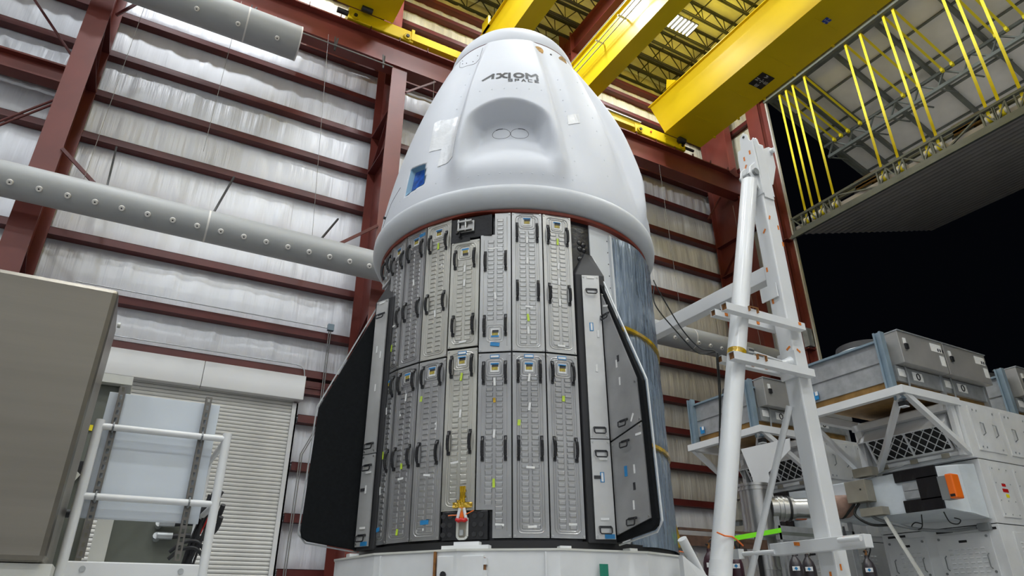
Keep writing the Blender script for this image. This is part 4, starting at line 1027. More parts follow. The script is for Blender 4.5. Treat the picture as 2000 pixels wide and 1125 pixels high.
# head: stepped side plates
hp = [(5.50, 6.15), (5.80, 6.15), (5.84, 6.62), (5.84, 6.95), (5.82, 7.1), (5.76, 7.1), (5.74, 7.30), (5.66, 7.36), (5.60, 7.30), (5.58, 7.18), (5.52, 7.12)]
MB().prism([(7.385, y, z) for y, z in hp], (.03, 0, 0)).build('head_plate', 'white_paint', bm_, bevel=.004)
MB().prism([(7.60, y, z) for y, z in hp], (.03, 0, 0)).build('head_plate', 'white_paint', bm_, bevel=.004)
MB().prism([(7.42, 5.51, 7.05), (7.62, 5.51, 7.0), (7.62, 5.51, 6.1), (7.42, 5.51, 6.1)], (0, .02, 0)).build('side_plate', 'white_paint', bm_)
MB().prism([(7.63, 5.52, 7.06), (7.76, 5.52, 7.14), (7.83, 5.52, 7.14), (7.83, 5.52, 6.78), (7.68, 5.52, 6.40), (7.63, 5.52, 6.40)], (0, .03, 0)).build('wing_plate', 'white_paint', bm_, bevel=.004)
MB().prism([(7.63, 5.72, 7.06), (7.76, 5.72, 7.14), (7.83, 5.72, 7.14), (7.83, 5.72, 6.78), (7.68, 5.72, 6.40), (7.63, 5.72, 6.40)], (0, .03, 0)).build('wing_plate', 'white_paint', bm_, bevel=.004)
MB().cyl((7.79, 5.46, 7.06), (7.79, 5.78, 7.06), .04, n=12).build('pin', 'white_dirty', bm_, smooth=True)
MB().cyl((7.375, 5.66, 7.28), (7.39, 5.66, 7.28), .02, n=10).build('pin_hole', 'black', bm_)
for y in (5.56, 5.74):
    MB().prism([(7.40, y-.015, 6.20), (7.40, y-.015, 6.75), (7.27, y-.015, 6.62), (7.24, y-.015, 6.50), (7.27, y-.015, 6.43)], (0, .03, 0)).build('lug', 'white_paint', bm_, bevel=.004)
MB().cyl((7.33, 5.50, 6.52), (7.33, 5.80, 6.52), .055, n=16).build('clevis_pin', 'cable_grey', bm_, smooth=True)
# hydraulic cylinder
hy = MB().cyl((7.31, 5.65, 6.40), (5.62, 5.6, .86), .116, n=32).build('support_tube', 'white_paint', bm_, smooth=True)
MB().cyl((5.66, 5.6, 1.0), (5.62, 5.6, .84), .120, n=32).build('tube_end', 'white_dirty', hy, smooth=True)
MB().cyl((5.62, 5.6, .86), (5.58, 5.6, .50), .05, n=12).build('tube_foot', 'rust', hy, smooth=True)
MB().cyl((7.31, 5.65, 6.40), (7.345, 5.65, 6.55), .06, n=14).build('tube_eye', 'cable_grey', hy, smooth=True)
v_ = (Vector((5.62, 5.6, .86))-Vector((7.31, 5.65, 6.40))).normalized()
pp = Vector((7.31, 5.65, 6.40))+v_*3.02
MB().cyl(pp, pp+v_*.07, .1185, n=32).build('kapton_band', 'kapton', hy, smooth=True)
pp = Vector((7.31, 5.65, 6.40))+v_*5.38
MB().tube([pp+Vector((-.2, -.12, .03)), pp+Vector((-.1, -.125, .0)), pp+Vector((.0, -.13, -.005)), pp+Vector((.1, -.10, -.03)), pp+Vector((.22, -.06, -.08))], .008, 6).build('orange_tie', 'bright_orange', hy)
# horizontal brace to the far side
MB().box(7.42, 7.60, 5.75, 9.8, 4.82, 5.04).build('cross_brace', 'white_paint', bm_, bevel=.008)
MB().prism([(7.385, 5.86, 4.48), (7.385, 5.58, 4.48), (7.385, 5.58, 4.69), (7.385, 5.86, 4.69)], (-.02, 0, 0)).build('stub_plate', 'white_paint', bm_)
def square_tube(x0, x1, y, z, w_, par):
    th = .006; mb = MB()
    mb.box(x0, x1, y-w_/2, y+w_/2, z+w_/2-th, z+w_/2); mb.box(x0, x1, y-w_/2, y+w_/2, z-w_/2, z-w_/2+th)
    mb.box(x0, x1, y-w_/2, y-w_/2+th, z-w_/2+th, z+w_/2-th); mb.box(x0, x1, y+w_/2-th, y+w_/2, z-w_/2+th, z+w_/2-th)
    o = mb.build('rung_tube', 'white_paint', par)
    MB().box(x0+.02, x0+.03, y-w_/2+th, y+w_/2-th, z-w_/2+th, z+w_/2-th).build('tube_rust', 'rust', o)
    return o
for z in (4.00, 3.345):
    r_ = square_tube(6.13, 7.58, 5.46, z, .10, bm_)
    for x in (6.52, 6.67): MB().box(x-.006, x+.006, 5.38, 5.41, z, z+.07).build('rung_hook', 'rust', r_)
    MB().box(6.52, 6.67, 5.38, 5.39, z+.06, z+.07).build('rung_hook', 'rust', r_)
    square_tube(6.40, 7.62, 5.90, z+.14, .09, bm_)
    for x in (6.6, 6.95, 7.2): MB().box(x-.025, x+.025, 5.847, 5.855, z+.12, z+.18).build('tape_mark', 'orange_tape', bm_)
MB().box(7.45, 7.5, 5.405, 5.41, 4.0, 4.04).build('tape_mark', 'orange_tape', bm_)
# tie rod with plastic-wrapped fork
MB().cyl((6.6, 5.55, 3.52), (7.25, 5.6, 3.50), .014, n=8).build('tie_rod', 'white_dirty', bm_, smooth=True)
MB().cyl((6.52, 5.55, 3.52), (6.62, 5.55, 3.52), .04, n=12).build('rod_eye', 'stainless', bm_, smooth=True)
mb = MB(); mb.cyl((7.2, 5.6, 3.48), (7.39, 5.6, 3.52), .03, .075, n=12); mb.build('wrapped_fork', 'clear_wrap', bm_, smooth=True)
MB().box(7.37, 7.40, 5.50, 5.78, 3.3, 3.66).build('wear_plate', 'white_dirty', bm_)
# low arm and its small cylinders
MB().box(7.26, 7.40, 5.0, 6.32, 1.17, 1.31).build('low_arm', 'white_paint', bm_, bevel=.006)
MB().cyl((7.25, 6.25, 1.21), (7.12, 6.75, 1.21), .028, n=12).build('jack_tube', 'white_paint', bm_, smooth=True)
MB().cyl((7.2, 5.0, 1.26), (7.2, 5.28, 1.26), .03, n=12).build('jack_tube', 'white_paint', bm_, smooth=True)
MB().box(7.06, 7.16, 6.66, 6.78, 1.15, 1.27).build('jack_end', 'white_paint', bm_)
MB().cyl((7.36, 5.3, 1.31), (7.36, 5.3, 1.42), .018, .012, n=8).build('lever', 'black', bm_)
MB().cyl((7.1, 6.7, 1.27), (7.05, 6.72, 1.38), .02, .012, n=8).build('lever', 'black', bm_)
MB().cyl((7.36, 5.72, 2.95), (7.15, 6.78, .62), .042, n=16).build('diagonal_pipe', 'white_paint', bm_, smooth=True)
MB().cyl((5.20, 5.65, 1.22), (5.55, 5.7, .72), .05, n=14).build('stay_tube', 'white_paint', bm_, smooth=True)
# orange tape marks on the mast faces
for face, a, z, rot in (('x', 5.60, 6.95, 0), ('x', 5.72, 6.9, 0), ('x', 5.72, 6.75, 30), ('x', 5.58, 6.35, 0), ('x', 5.62, 5.55, 40), ('x', 5.70, 4.95, 0), ('x', 5.70, 4.45, 0), ('y', 7.45, 5.75, -20), ('y', 7.60, 5.62, 0), ('y', 7.63, 5.35, 0), ('y', 7.63, 4.05, 0), ('x', 5.60, 3.72, 60), ('y', 7.5, 3.68, 60), ('x', 5.62, .92, 0), ('y', 7.48, 1.0, 0)):
    mb = MB(); c, s_ = math.cos(math.radians(rot)), math.sin(math.radians(rot)); q = [(-.014, -.035), (.014, -.035), (.014, .035), (-.014, .035)]
    q = [(x*c-y*s_, x*s_+y*c) for x, y in q]
    if face == 'x': xx = 7.383 if z > 6.15 else 7.398; mb.prism([(xx, a+u, z+v) for u, v in q], (-.003, 0, 0))
    else: mb.prism([(a+u, 5.528, z+v) for u, v in q], (0, -.003, 0))
    mb.build('tape_mark', 'orange_tape', bm_)
for x, z, m_ in ((7.255, 1.27, 0),): 
    for y in (5.22, 5.9): MB().prism([(x, y-.04, z-.02), (x, y+.04, z-.01), (x, y+.04, z+.03), (x, y-.04, z+.02)], (-.003, 0, 0)).build('tape_mark', 'orange_tape', bm_)
# loose cables hanging from the trunk to the boom
for pts, lab in (([P3(78, 1.95, 4.62), (5.78, 6.2, 4.42), (6.09, 6.2, 3.97), (6.30, 6.12, 3.70), (6.37, 5.93, 3.60), (6.345, 5.90, 3.45), (6.32, 5.93, 2.9), (6.27, 6.0, 2.2), (6.28, 6.0, 1.5)], 'black cable looping from the foil-wrapped trunk down to the boom'),
                 ([P3(79, 1.95, 4.55), (5.72, 6.25, 4.25), (6.0, 6.2, 3.90), (6.26, 6.12, 3.62), (6.39, 5.93, 3.59), (6.37, 5.90, 3.45), (6.36, 5.93, 3.0), (6.34, 6.0, 2.6)], 'thin dark green cable from the foil-wrapped trunk over the boom rung')):
    out = []
    for a, b, c, d in zip([pts[0]]+pts[:-2], pts[:-1], pts[1:], pts[2:]+[pts[-1]]):
        a, b, c, d = map(Vector, (a, b, c, d))
        for k in range(8):
            t = k/8; out.append(.5*((2*b)+(c-a)*t+(2*a-5*b+4*c-d)*t*t+(3*b-a-3*c+d)*t**3))
    out.append(Vector(pts[-1])); tag(MB().tube(out, .009, 6).build('cable', 'cable_black', None, smooth=True), lab, 'cable')
MBk = MB().prism([P3(86, 1.86, 1.55), P3(88, 1.93, 1.5), P3(89, 1.98, 1.30), P3(87, 1.95, 1.22), P3(85, 1.87, 1.3)], (0.02, 0.0, 0.01)).build('tape_tail', 'kapton', tk)
MB().tube([P3(85, 1.86, 1.20), P3(86, 2.0, 1.17), P3(87, 2.12, 1.12)], .006, 6).build('orange_tie', 'bright_orange', tk)

# ================================================================== AIR-CONDITIONING CARTS at right
def louvers(mb, face, u0, u1, z0, z1, c, du=.11, dz=.075):
    u = u0
    while u+.06 < u1:
        z = z0
        while z < z1:
            if face == 'x': mb.add([(c, u, z), (c, u+.07, z), (c-.014, u+.064, z+.006), (c-.014, u+.006, z+.006), (c, u+.07, z+.03), (c, u, z+.03)], [(0, 1, 2, 3), (3, 2, 4, 5), (0, 3, 5), (1, 4, 2)])
            else: mb.add([(u, c, z), (u+.07, c, z), (u+.064, c-.014, z+.006), (u+.006, c-.014, z+.006), (u+.07, c, z+.03), (u, c, z+.03)], [(0, 1, 2, 3), (3, 2, 4, 5), (0, 3, 5), (1, 4, 2)])
            z += dz
        u += du
def dhandle(face, u, z, c, par, h=.24):
    if face == 'x': pts = [(c, u, z+h/2), (c-.05, u, z+h/2-.03), (c-.05, u, z-h/2+.03), (c, u, z-h/2)]
    else: pts = [(u, c, z+h/2), (u, c-.05, z+h/2-.03), (u, c-.05, z-h/2+.03), (u, c, z-h/2)]
    MB().tube(pts, .010, 6).build('handle', 'cable_grey', par, smooth=True)
def make_cart(label, group):
    t = thing('air_conditioning_cart', label, 'air conditioner', (14, 7.6, 0), group)
    X0, X1, Y0, Y1 = 13.15, 15.35, 6.52, 8.67
    for z0, z1, dx in ((.25, 1.895, 0), (1.91, 2.995, 0), (3.01, 4.06, -.13)):
        MB().box(X0+dx, X1, Y0, Y1, z0, z1).build('cabinet_section', 'white_dirty', t, bevel=.006)
    MB().box(X0+.02, X1-.02, Y0+.02, Y1-.02, 1.895, 3.01).build('section_joint', 'black', t)
    for y in (Y0+.15, Y1-.15): MB().box(X0, X1, y-.08, y+.08, 0, .25).build('skid', 'door_steel', t)
    # right-hand face doors
    for xa, xb, z0, z1 in ((13.29, 14.19, 3.16, 3.98), (14.37, 15.27, 3.16, 3.98)):
        d = MB().box(xa, xb, Y0-.016, Y0, z0, z1).build('service_door', 'white_dirty', t, bevel=.003)
        for u in (xa+.26, xb-.22): dhandle('y', u, (z0+z1)/2, Y0-.016, d)
        for u in (xa+.12, xb-.12, (xa+xb)/2-.2):
            for z in (z0+.07, z1-.07): MB().cyl((u, Y0-.016, z), (u, Y0-.026, z), .018, n=8).build('latch', 'galv', d)
    for xa, xb in ((13.42, 13.98), (14.2, 15.1)):
        d = MB().box(xa, xb, Y0-.016, Y0, 2.02, 2.90).build('service_door', 'white_dirty', t, bevel=.003)
        for u in (xa+.05, xb-.05, (xa+xb)/2):
            for z in (2.07, 2.3, 2.6, 2.85): MB().cyl((u, Y0-.016, z), (u, Y0-.024, z), .012, n=6).build('latch', 'galv', d)
        if xa < 13.5:
            MB().box(13.64, 13.76, Y0-.02, Y0-.016, 2.55, 2.60).build('warning_label', 'red_tape', d); MB().box(13.62, 13.80, Y0-.02, Y0-.016, 2.45, 2.51).build('warning_label', 'red_tape', d)
            MB().box(13.68, 13.78, Y0-.02, Y0-.016, 2.36, 2.42).build('warning_label', 'yellow_strap', d)
        else: dhandle('y', xa+.3, 2.5, Y0-.016, d)
    for xa, xb in ((13.55, 14.5), (14.65, 15.25)):
        d = MB().box(xa, xb, Y0-.016, Y0, .5, 1.78).build('louver_door', 'white_dirty', t, bevel=.003)
        mb = MB(); louvers(mb, 'y', xa+.12, xb-.12, .7, 1.6, Y0-.016); o = mb.build('louvers', 'white_dirty', d); o['kind'] = 'stuff'
        dhandle('y', xa+.2, 1.35, Y0-.016, d)
    # left-hand face: louver doors
    for ya, yb in ((6.69, 7.64), (7.83, 8.6)):
        d = MB().box(X0-.016, X0, ya, yb, .5, 1.79).build('louver_door', 'white_dirty', t, bevel=.003)
        mb = MB(); louvers(mb, 'x', ya+.14, yb-.14, .62, 1.58, X0-.016); o = mb.build('louvers', 'white_dirty', d); o['kind'] = 'stuff'
        for u in (ya+.10, yb-.12): dhandle('x', u, 1.32, X0-.016, d)
        for u in (ya+.06, yb-.06):
            for z in (.6, 1.15, 1.72): MB().cyl((X0-.016, u, z), (X0-.028, u, z), .022, n=8).build('latch', 'cable_grey', d)
        MB().box(X0-.020, X0-.016, (ya+yb)/2-.07, (ya+yb)/2+.07, 1.64, 1.68).build('name_plate', 'black', d)
    for y0, y1, z in ((8.2, 8.55, 1.84), (7.3, 7.6, 1.84), (6.56, 6.62, 1.83)): MB().box(X0-.006, X0, y0, y1, z-.02, z+.02).build('name_plate', 'black', t)
    # canopy frame
    fr = [((11.45, Y0+.02, 4.02), (11.45, Y1, 4.02)), ((11.38, Y0+.05, 4.02), (13.1, Y0+.05, 4.02)), ((11.38, Y1-.05, 4.02), (13.1, Y1-.05, 4.02)), ((11.5, Y0+.05, 3.98), (13.08, Y0+.05, 3.08)), ((11.5, Y1-.05, 3.98), (13.08, Y1-.05, 2.95)), ((11.48, Y0+.12, 3.95), (13.0, 8.35, 2.98))]
    for i, (p, q) in enumerate(fr): MB().beam(p, q, .13 if i < 3 else .09, .14 if i < 3 else .10).build('frame_bar', 'white_paint', t)
    MB().box(12.86, 13.0, Y0+.06, Y0+.14, 3.05, 3.98).build('frame_post', 'white_paint', t); MB().box(12.86, 13.0, 8.42, 8.52, 1.95, 3.98).build('frame_post', 'white_paint', t)
    MB().box(12.80, 13.02, Y0+.1, Y1-.1, 3.86, 3.98).build('frame_channel', 'white_dirty', t)
    # hood and lattice filter
    MB().prism([(13.02, 6.74, 3.86), (12.99, 6.74, 3.86), (12.72, 6.74, 3.60), (12.74, 6.74, 3.585)], (0, 1.72, 0)).build('filter_hood', 'white_dirty', t)
    MB().prism([(13.02, 8.46, 3.86), (12.72, 8.46, 3.60), (13.02, 8.46, 3.15)], (0, .015, 0)).build('filter_side', 'white_dirty', t)
    MB().prism([(13.02, 6.73, 3.86), (12.72, 6.73, 3.60), (13.02, 6.73, 3.15)], (0, .015, 0)).build('filter_side', 'white_dirty', t)
    a = Vector((12.78, 0, 3.60)); b = Vector((12.98, 0, 3.20)); gy0, gy1 = 6.80, 8.30
    G = lambda y, s: Vector((a.x+(b.x-a.x)*s, y, a.z+(b.z-a.z)*s))
    f = MB().prism([G(gy0, 0)+Vector((.03, 0, 0)), G(gy1, 0)+Vector((.03, 0, 0)), G(gy1, 1)+Vector((.03, 0, 0)), G(gy0, 1)+Vector((.03, 0, 0))], (.02, 0, .01)).build('filter_screen', 'grille_dark', t)
    mb = MB(); st_ = .19; H_ = (b-a).length
    y = gy0-H_
    while y < gy1+H_:
        for sg in (1, -1):
            p = (y, 0); q = (y+sg*H_, 1)
            if sg < 0: p = (y+H_, 0); q = (y, 1)
            # clip to the opening
            (ya, sa), (yb_, sb) = p, q
            for lim, up_ in ((gy0, False), (gy1, True)):
                if up_:
                    if ya > lim and yb_ > lim: break
                    if ya > lim: sa += (sb-sa)*(lim-ya)/(yb_-ya); ya = lim
                    if yb_ > lim: sb = sa+(sb-sa)*(lim-ya)/(yb_-ya); yb_ = lim
                else:
                    if ya < lim and yb_ < lim: break
                    if ya < lim: sa += (sb-sa)*(lim-ya)/(yb_-ya); ya = lim
                    if yb_ < lim: sb = sa+(sb-sa)*(lim-ya)/(yb_-ya); yb_ = lim
            else: mb.beam(G(ya, sa), G(yb_, sb), .014, .014, (1, 0, .4))
        y += st_
    mb.build('filter_lattice', 'white_dirty', f)
    for p, q in ((G(gy0, 0), G(gy0, 1)), (G(gy1, 0), G(gy1, 1)), (G(7.52, 0), G(7.52, 1)), (G(gy0, 1), G(gy1, 1))): MB().beam(p, q, .035, .03, (1, 0, .4)).build('filter_bar', 'white_dirty', f)
    MB().box(12.96, 13.03, gy0-.1, gy1+.1, 3.08, 3.14).build('hinge_rail', 'white_dirty', f)
    for y in (6.95, 7.55, 8.15): MB().box(12.94, 12.97, y-.07, y+.07, 3.06, 3.14).build('hinge', 'tan_box', f)
    # flood light under the canopy corner
    fl = MB().box(11.48, 11.66, 6.58, 6.76, 3.88, 3.95).build('flood_light', 'galv_blue', t)
    MB().box(11.5, 11.62, 6.6, 6.72, 3.76, 3.84).build('flood_head', 'black', fl); MB().box(11.5, 11.62, 6.6, 6.72, 3.745, 3.76).build('flood_glass', 'clear_wrap', fl)
    # condenser on the roof
    cd = MB().box(11.62, 14.8, 6.86, 8.55, 4.28, 5.02).build('condenser_body', 'galv', t, bevel=.008)
    MB().box(11.60, 11.62, 6.9, 8.5, 4.64, 4.65).build('condenser_seam', 'cable_grey', cd)
    MB().box(11.56, 14.8, 6.82, 8.58, 5.02, 5.06).build('condenser_lid', 'galv_blue', cd)
    MB().box(11.64, 14.75, 6.8, 8.5, 4.16, 4.28).build('coil', 'copper', cd)
    for y in (6.72, 8.52): 
        mb = MB(); mb.box(11.54, 11.62, y, y+.15, 4.13, 5.18); mb.box(11.50, 11.54, y, y+.035, 4.13, 5.18); mb.box(11.50, 11.54, y+.115, y+.15, 4.13, 5.18); mb.build('corner_channel', 'galv_blue', cd)
    for xa, xb in ((11.80, 13.18), (13.22, 14.65)):
        e = MB().box(xa, xb, 6.58, 6.84, 4.59, 5.21).build('switch_box', 'box_steel', cd, bevel=.008)
        MB().box(xa-.01, xb+.01, 6.56, 6.86, 5.205, 5.225).build('box_lid', 'galv', e)
        MB().box(xa+.12, xa+.19, 6.565, 6.58, 4.97, 5.08).build('switch_plate', 'sticker', e); MB().box(xa+.13, xa+.21, 6.545, 6.58, 4.87, 4.97).build('switch_knob', 'black', e)
        MB().box(xb-.40, xb-.06, 6.574, 6.58, 4.98, 5.14).build('sticker', 'sticker', e); MB().box(xb-.18, xb-.04, 6.574, 6.58, 4.72, 4.92).build('sticker', 'sticker', e)
        mb = MB()
        for k in range(3): mb.box(xb-.2+.07*k, xb-.16+.07*k, 6.572, 6.574, 5.0, 5.06)
        mb.build('sticker_marks', 'sticker_dark', e)
        MB().box(xa-.06, xb-.06, 6.74, 6.86, 4.28, 4.57).build('coil_panel', 'galv', cd)
        MB().box(xa, xa+.26, 6.733, 6.74, 4.38, 4.52).build('sticker', 'sticker', cd); MB().box(xa+.42, xa+.72, 6.733, 6.74, 4.36, 4.52).build('sticker', 'sticker', cd)
        MB().tube([(xa+.57+.05*math.cos(k*math.pi/6), 6.725, 4.44+.06*math.sin(k*math.pi/6)) for k in range(13)], .010, 6).build('cable_loop', 'black', cd)
        MB().tube([(xa+.2, 6.72, 4.59), (xa+.2, 6.70, 4.4), (xa+.16, 6.70, 4.15)], .018, 8).build('conduit', 'cable_grey', cd, smooth=True)
        MB().box(xb-.1, xb-.02, 6.72, 6.8, 4.1, 4.59).build('coil_bracket', 'galv', cd)
    for xc in (12.45, 14.2):
        MB().cyl((xc, 7.72, 5.06), (xc, 7.72, 5.24), .56, .50, n=36).build('fan_ring', 'galv', cd, smooth=True)
        MB().cyl((xc, 7.72, 5.24), (xc, 7.72, 5.36), .51, .48, n=36).build('fan_guard', 'black_rubber', cd, smooth=True)
        for dx in (-.05, .1): MB().tube([(xc-.2+dx, 6.95, 5.06), (xc-.22+dx, 6.96, 5.28), (xc-.22+dx, 7.05, 5.36), (xc-.2+dx, 7.2, 5.36)], .018, 8, True).build('fan_cable', 'black', cd, smooth=True)
    MB().box(11.585, 11.60, 8.3, 8.42, 4.32, 4.48).build('maker_badge', 'sticker_blue', cd); MB().box(11.58, 11.585, 8.3, 8.36, 4.40, 4.48).build('maker_badge', 'sticker', cd)
    # insulated air box on the left-hand face
    ab = MB().prism([(12.33, 9.0, 2.14), (12.33, 6.85, 2.14), (12.72, 6.62, 2.05), (13.14, 6.58, 1.98), (13.14, 9.0, 2.14)], (0, 0, .01)).build('air_box_floor', 'duct_wrap', t)
    mb = MB(); lo_ = [(12.33, 9.0, 2.14), (12.33, 6.85, 2.14), (12.72, 6.66, 2.04), (13.14, 6.60, 1.98), (13.14, 9.0, 2.1)]; hi_ = [(12.33, 9.0, 2.84), (12.33, 6.85, 2.84), (12.72, 6.66, 2.88), (13.14, 6.60, 2.92), (13.14, 9.0, 2.86)]
    mb.add(lo_+hi_, [(4, 3, 2, 1, 0), (5, 6, 7, 8, 9)]+[(k, (k+1) % 5, (k+1) % 5+5, k+5) for k in range(5)]); ab2 = mb.build('air_box', 'duct_wrap', t, bevel=.02)
    for y0, y1, z0, z1 in ((6.84, 7.62, 2.66, 2.86), (6.84, 7.55, 2.13, 2.34), (6.84, 7.22, 2.3, 2.7)): MB().box(12.29, 12.33, y0, y1, z0, z1).build('black_wrap', 'wrap_black', ab2, bevel=.01)
    for z in (2.36, 2.50): MB().box(12.30, 12.33, 7.22, 7.5, z, z+.13).build('damper_blade', 'galv', ab2)
    oa = MB().box(12.10, 12.30, 6.60, 6.74, 2.24, 2.62).build('actuator', 'cable_grey', ab2)
    MB().box(12.08, 12.30, 6.48, 6.60, 2.24, 2.64).build('actuator_cover', 'bright_orange', oa, bevel=.02); MB().box(12.074, 12.08, 6.50, 6.58, 2.27, 2.31).build('actuator_plate', 'black', oa)
    tb = MB().box(12.08, 12.33, 8.07, 8.5, 2.40, 2.79).build('control_box', 'tan_box', ab2, bevel=.01); MB().cyl((12.08, 8.18, 2.62), (12.07, 8.18, 2.62), .015, n=8).build('lock', 'black', tb)
    MB().box(12.2, 12.4, 7.95, 8.35, 2.86, 3.02).build('junction_box', 'tan_box', ab2); MB().box(12.1, 12.3, 7.85, 8.3, 2.14, 2.28).build('junction_box', 'tan_box', ab2)
    for pts, r_, m_ in (([(12.25, 8.2, 2.40), (12.2, 8.15, 2.15), (12.3, 7.9, 2.0), (12.7, 7.6, 1.88), (13.0, 7.2, 1.84), (13.1, 6.85, 1.86)], .03, 'cable_grey'), ([(12.2, 8.35, 2.4), (12.15, 8.45, 2.2), (12.2, 8.2, 2.0), (12.4, 7.95, 1.98)], .025, 'cable_black'), ([(12.2, 8.45, 2.4), (12.2, 8.7, 2.2), (12.3, 8.9, 2.2)], .025, 'cable_black'), ([(12.3, 7.9, 2.86), (12.3, 7.7, 2.9), (12.5, 7.5, 2.98)], .02, 'cable_grey'), ([(12.5, 7.4, 2.1), (12.6, 7.5, 1.92), (12.65, 7.62, 1.88), (12.65, 7.72, 1.94), (12.65, 7.64, 2.0), (12.62, 7.5, 1.96)], .01, 'cable_black'), ([(12.5, 7.0, 2.1), (12.6, 7.0, 1.94), (12.65, 6.9, 1.90), (12.65, 6.84, 1.96), (12.62, 6.92, 2.0)], .01, 'cable_black')):
        MB().tube(pts, r_, 8, True).build('cable', m_, ab2, smooth=True)
    MB().box(13.06, 13.15, 6.62, 6.82, 1.80, 1.92).build('socket_box', 'cable_grey', ab2, bevel=.01)
    return t
cartA = make_cart('near white air-conditioning cart with steel condenser boxes and orange actuator', 'air-conditioning carts')
cartB = copy_tree(cartA, (-.03, 3.13, 0), 'farther white air-conditioning cart seen behind the slanted support tube')
cartC = copy_tree(cartA, (4.12, .05, 0), 'partly visible air-conditioning cart at the right edge behind the near cart')

tag(MB().prism([(11.2, 10.1, 3.65), (11.2, 8.85, 3.62), (11.2, 8.88, 3.40), (11.2, 9.50, 3.06), (11.2, 9.47, 2.55), (11.2, 9.85, 2.55), (11.2, 9.92, 3.05)], (.02, 0, 0)).build('deflector_plate', 'white_paint'), 'bright white sheet metal deflector between mast and slanted tube', 'sheet metal')
sp = thing('stainless_duct', 'vertical stainless duct pipe with elbow between the support tubes', 'duct', (11.0, 9.75, 0))
PC = (10.85, 9.62)
MB().cyl((*PC, .0), (*PC, 2.82), .285, n=32).build('pipe', 'stainless', sp, smooth=True)
for z in (2.80, 2.72, 1.95, 1.28, 1.12): MB().cyl((*PC, z-.025), (*PC, z+.02), .31, n=32).build('clamp_ring', 'stainless', sp, smooth=True)
for z in (1.0, .9): MB().cyl((PC[0]-.2, PC[1]-.22, z), (PC[0]-.23, PC[1]-.25, z), .04, n=10).build('pipe_port', 'tan_box', sp, smooth=True)
MB().cyl((PC[0]+.2, PC[1]-.15, 2.36), (11.42, 9.25, 2.36), .22, n=28).build('elbow', 'stainless', sp, smooth=True)
for s in (.35, .55, .8): 
    p = Vector((PC[0]+.2, PC[1]-.15, 2.36)).lerp(Vector((11.42, 9.25, 2.36)), s); d = Vector((11.42-PC[0]-.2, 9.25-PC[1]+.15, 0)).normalized()
    MB().cyl(p-d*.02, p+d*.02, .24, n=28).build('clamp_ring', 'stainless' if s < .8 else 'black', sp, smooth=True)
MB().cyl((11.42, 9.25, 2.36), (11.72, 9.02, 2.36), .19, n=28).build('sleeve', 'stainless', sp, smooth=True)
MB().cyl((11.70, 9.03, 2.36), (12.4, 8.72, 2.40), .215, n=28).build('fabric_sleeve', 'copper_fabric', sp, smooth=True)

# gas bottles and the steel frames behind the boom
def bottle(x, y, m, lab):
    t = thing('gas_bottle', lab, 'gas bottle', (x, y, 0), 'gas bottles behind the boom'); r = .118
    pr_ = [(.001, 0), (r, 0), (r, 1.18), (r*.95, 1.26), (r*.75, 1.34), (r*.42, 1.40), (.035, 1.42), (.035, 1.47), (.001, 1.47)]
    MB().rev(pr_, (x, y), 24).build('bottle_body', m, t, smooth=True)
    MB().cyl((x, y, 1.47), (x, y, 1.56), .022, n=10).build('valve', 'rust', t, smooth=True)
    MB().cyl((x-.05, y, 1.53), (x+.05, y, 1.53), .016, n=8).build('valve_knob', 'black', t, smooth=True)
    d = Vector((-x, -y, 0)).normalized(); c = Vector((x, y, 1.22))+d*(r+.001); n_ = Vector((-d.y, d.x, 0))
    MB().prism([c-n_*.06+Vector((0, 0, -.035)), c+n_*.06+Vector((0, 0, -.035)), c+n_*.06+Vector((0, 0, .035)), c-n_*.06+Vector((0, 0, .035))], d*.003).build('bottle_label', 'sticker', t)
    c += d*.004
    MB().prism([c+Vector((0, 0, -.03)), c+n_*.03, c+Vector((0, 0, .03)), c-n_*.03], d*.002).build('hazard_diamond', 'sticker_blue', t)
    MB().tube([(x, y, 1.55), (x+.06, y-.03, 1.62), (x+.16, y, 1.58), (x+.2, y+.1, 1.45)], .012, 6, True).build('hose', 'black', t, smooth=True)
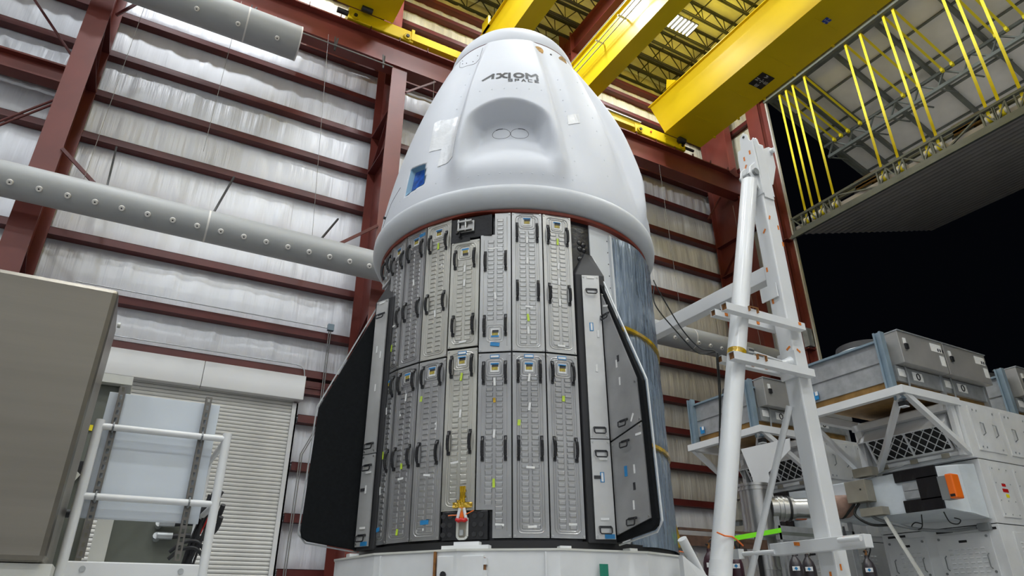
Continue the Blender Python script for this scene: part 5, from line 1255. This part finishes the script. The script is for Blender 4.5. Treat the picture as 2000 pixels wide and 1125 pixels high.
for x, m, lab in ((8.46, 'bottle_maroon', 'maroon gas bottle nearest the white slanted support tube'), (8.74, 'bottle_maroon', 'maroon gas bottle second from the slanted support tube'), (9.02, 'bottle_maroon', 'maroon gas bottle right beside the thin diagonal pipe'), (10.45, 'bottle', 'dark grey gas bottle left of the white mast foot'), (10.78, 'bottle', 'dark grey gas bottle partly hidden by the white mast foot'), (12.0, 'bottle', 'brown gas bottle between the mast and the near cart')):
    bottle(x, 8.6 if x < 11.5 else 8.3, m, lab)
rk = thing('bottle_rack', 'brown wooden shelf with dark frame above the maroon gas bottles', 'rack', (9.0, 9.3, 0))
MB().box(8.3, 10.35, 9.1, 9.5, 1.60, 1.66).build('shelf', 'brown_wood', rk); MB().box(8.3, 10.35, 9.05, 9.1, 1.56, 1.72).build('front_board', 'brown_wood', rk)
MB().box(8.3, 10.3, 9.06, 9.1, 1.80, 1.84).build('upper_board', 'brown_wood', rk)
for x in (8.35, 9.3, 10.3): MB().box(x-.03, x+.03, 9.2, 9.26, 0, 1.85).build('post', 'black', rk)
sf = thing('steel_frame_cart', 'grey galvanised steel frame behind the mast foot', 'frame', (11.2, 9.0, 0))
for z0, z1 in ((1.86, 1.96), (1.72, 1.80)): MB().box(10.45, 12.6, 8.85, 8.92, z0, z1).build('rail', 'galv', sf)
MB().box(10.45, 12.6, 8.85, 9.25, 1.80, 1.86).build('tray', 'door_steel', sf)
for x in (10.5, 12.55): MB().box(x-.03, x+.03, 8.85, 8.92, 0, 2.12).build('post', 'galv', sf)
MB().beam((12.2, 7.9, 2.1), (12.35, 7.2, .2), .06, .05).build('wood_prop', 'cream_paint', sf)
tag(MB().prism([(9.2, 9.04, 1.62), (10.52, 8.84, 1.84), (10.52, 8.84, 1.92), (9.2, 9.04, 1.70)], (0, .012, 0)).build('ratchet_strap', 'lime'), 'bright lime green strap slung above the gas bottles', 'strap')
tag(MB().prism([(12.0, 8.84, 0), (12.08, 8.84, 0), (11.90, 8.84, 1.74), (11.82, 8.84, 1.74)], (0, .012, 0)).build('ratchet_strap', 'lime'), 'bright lime green strap hanging right of the mast foot', 'strap')
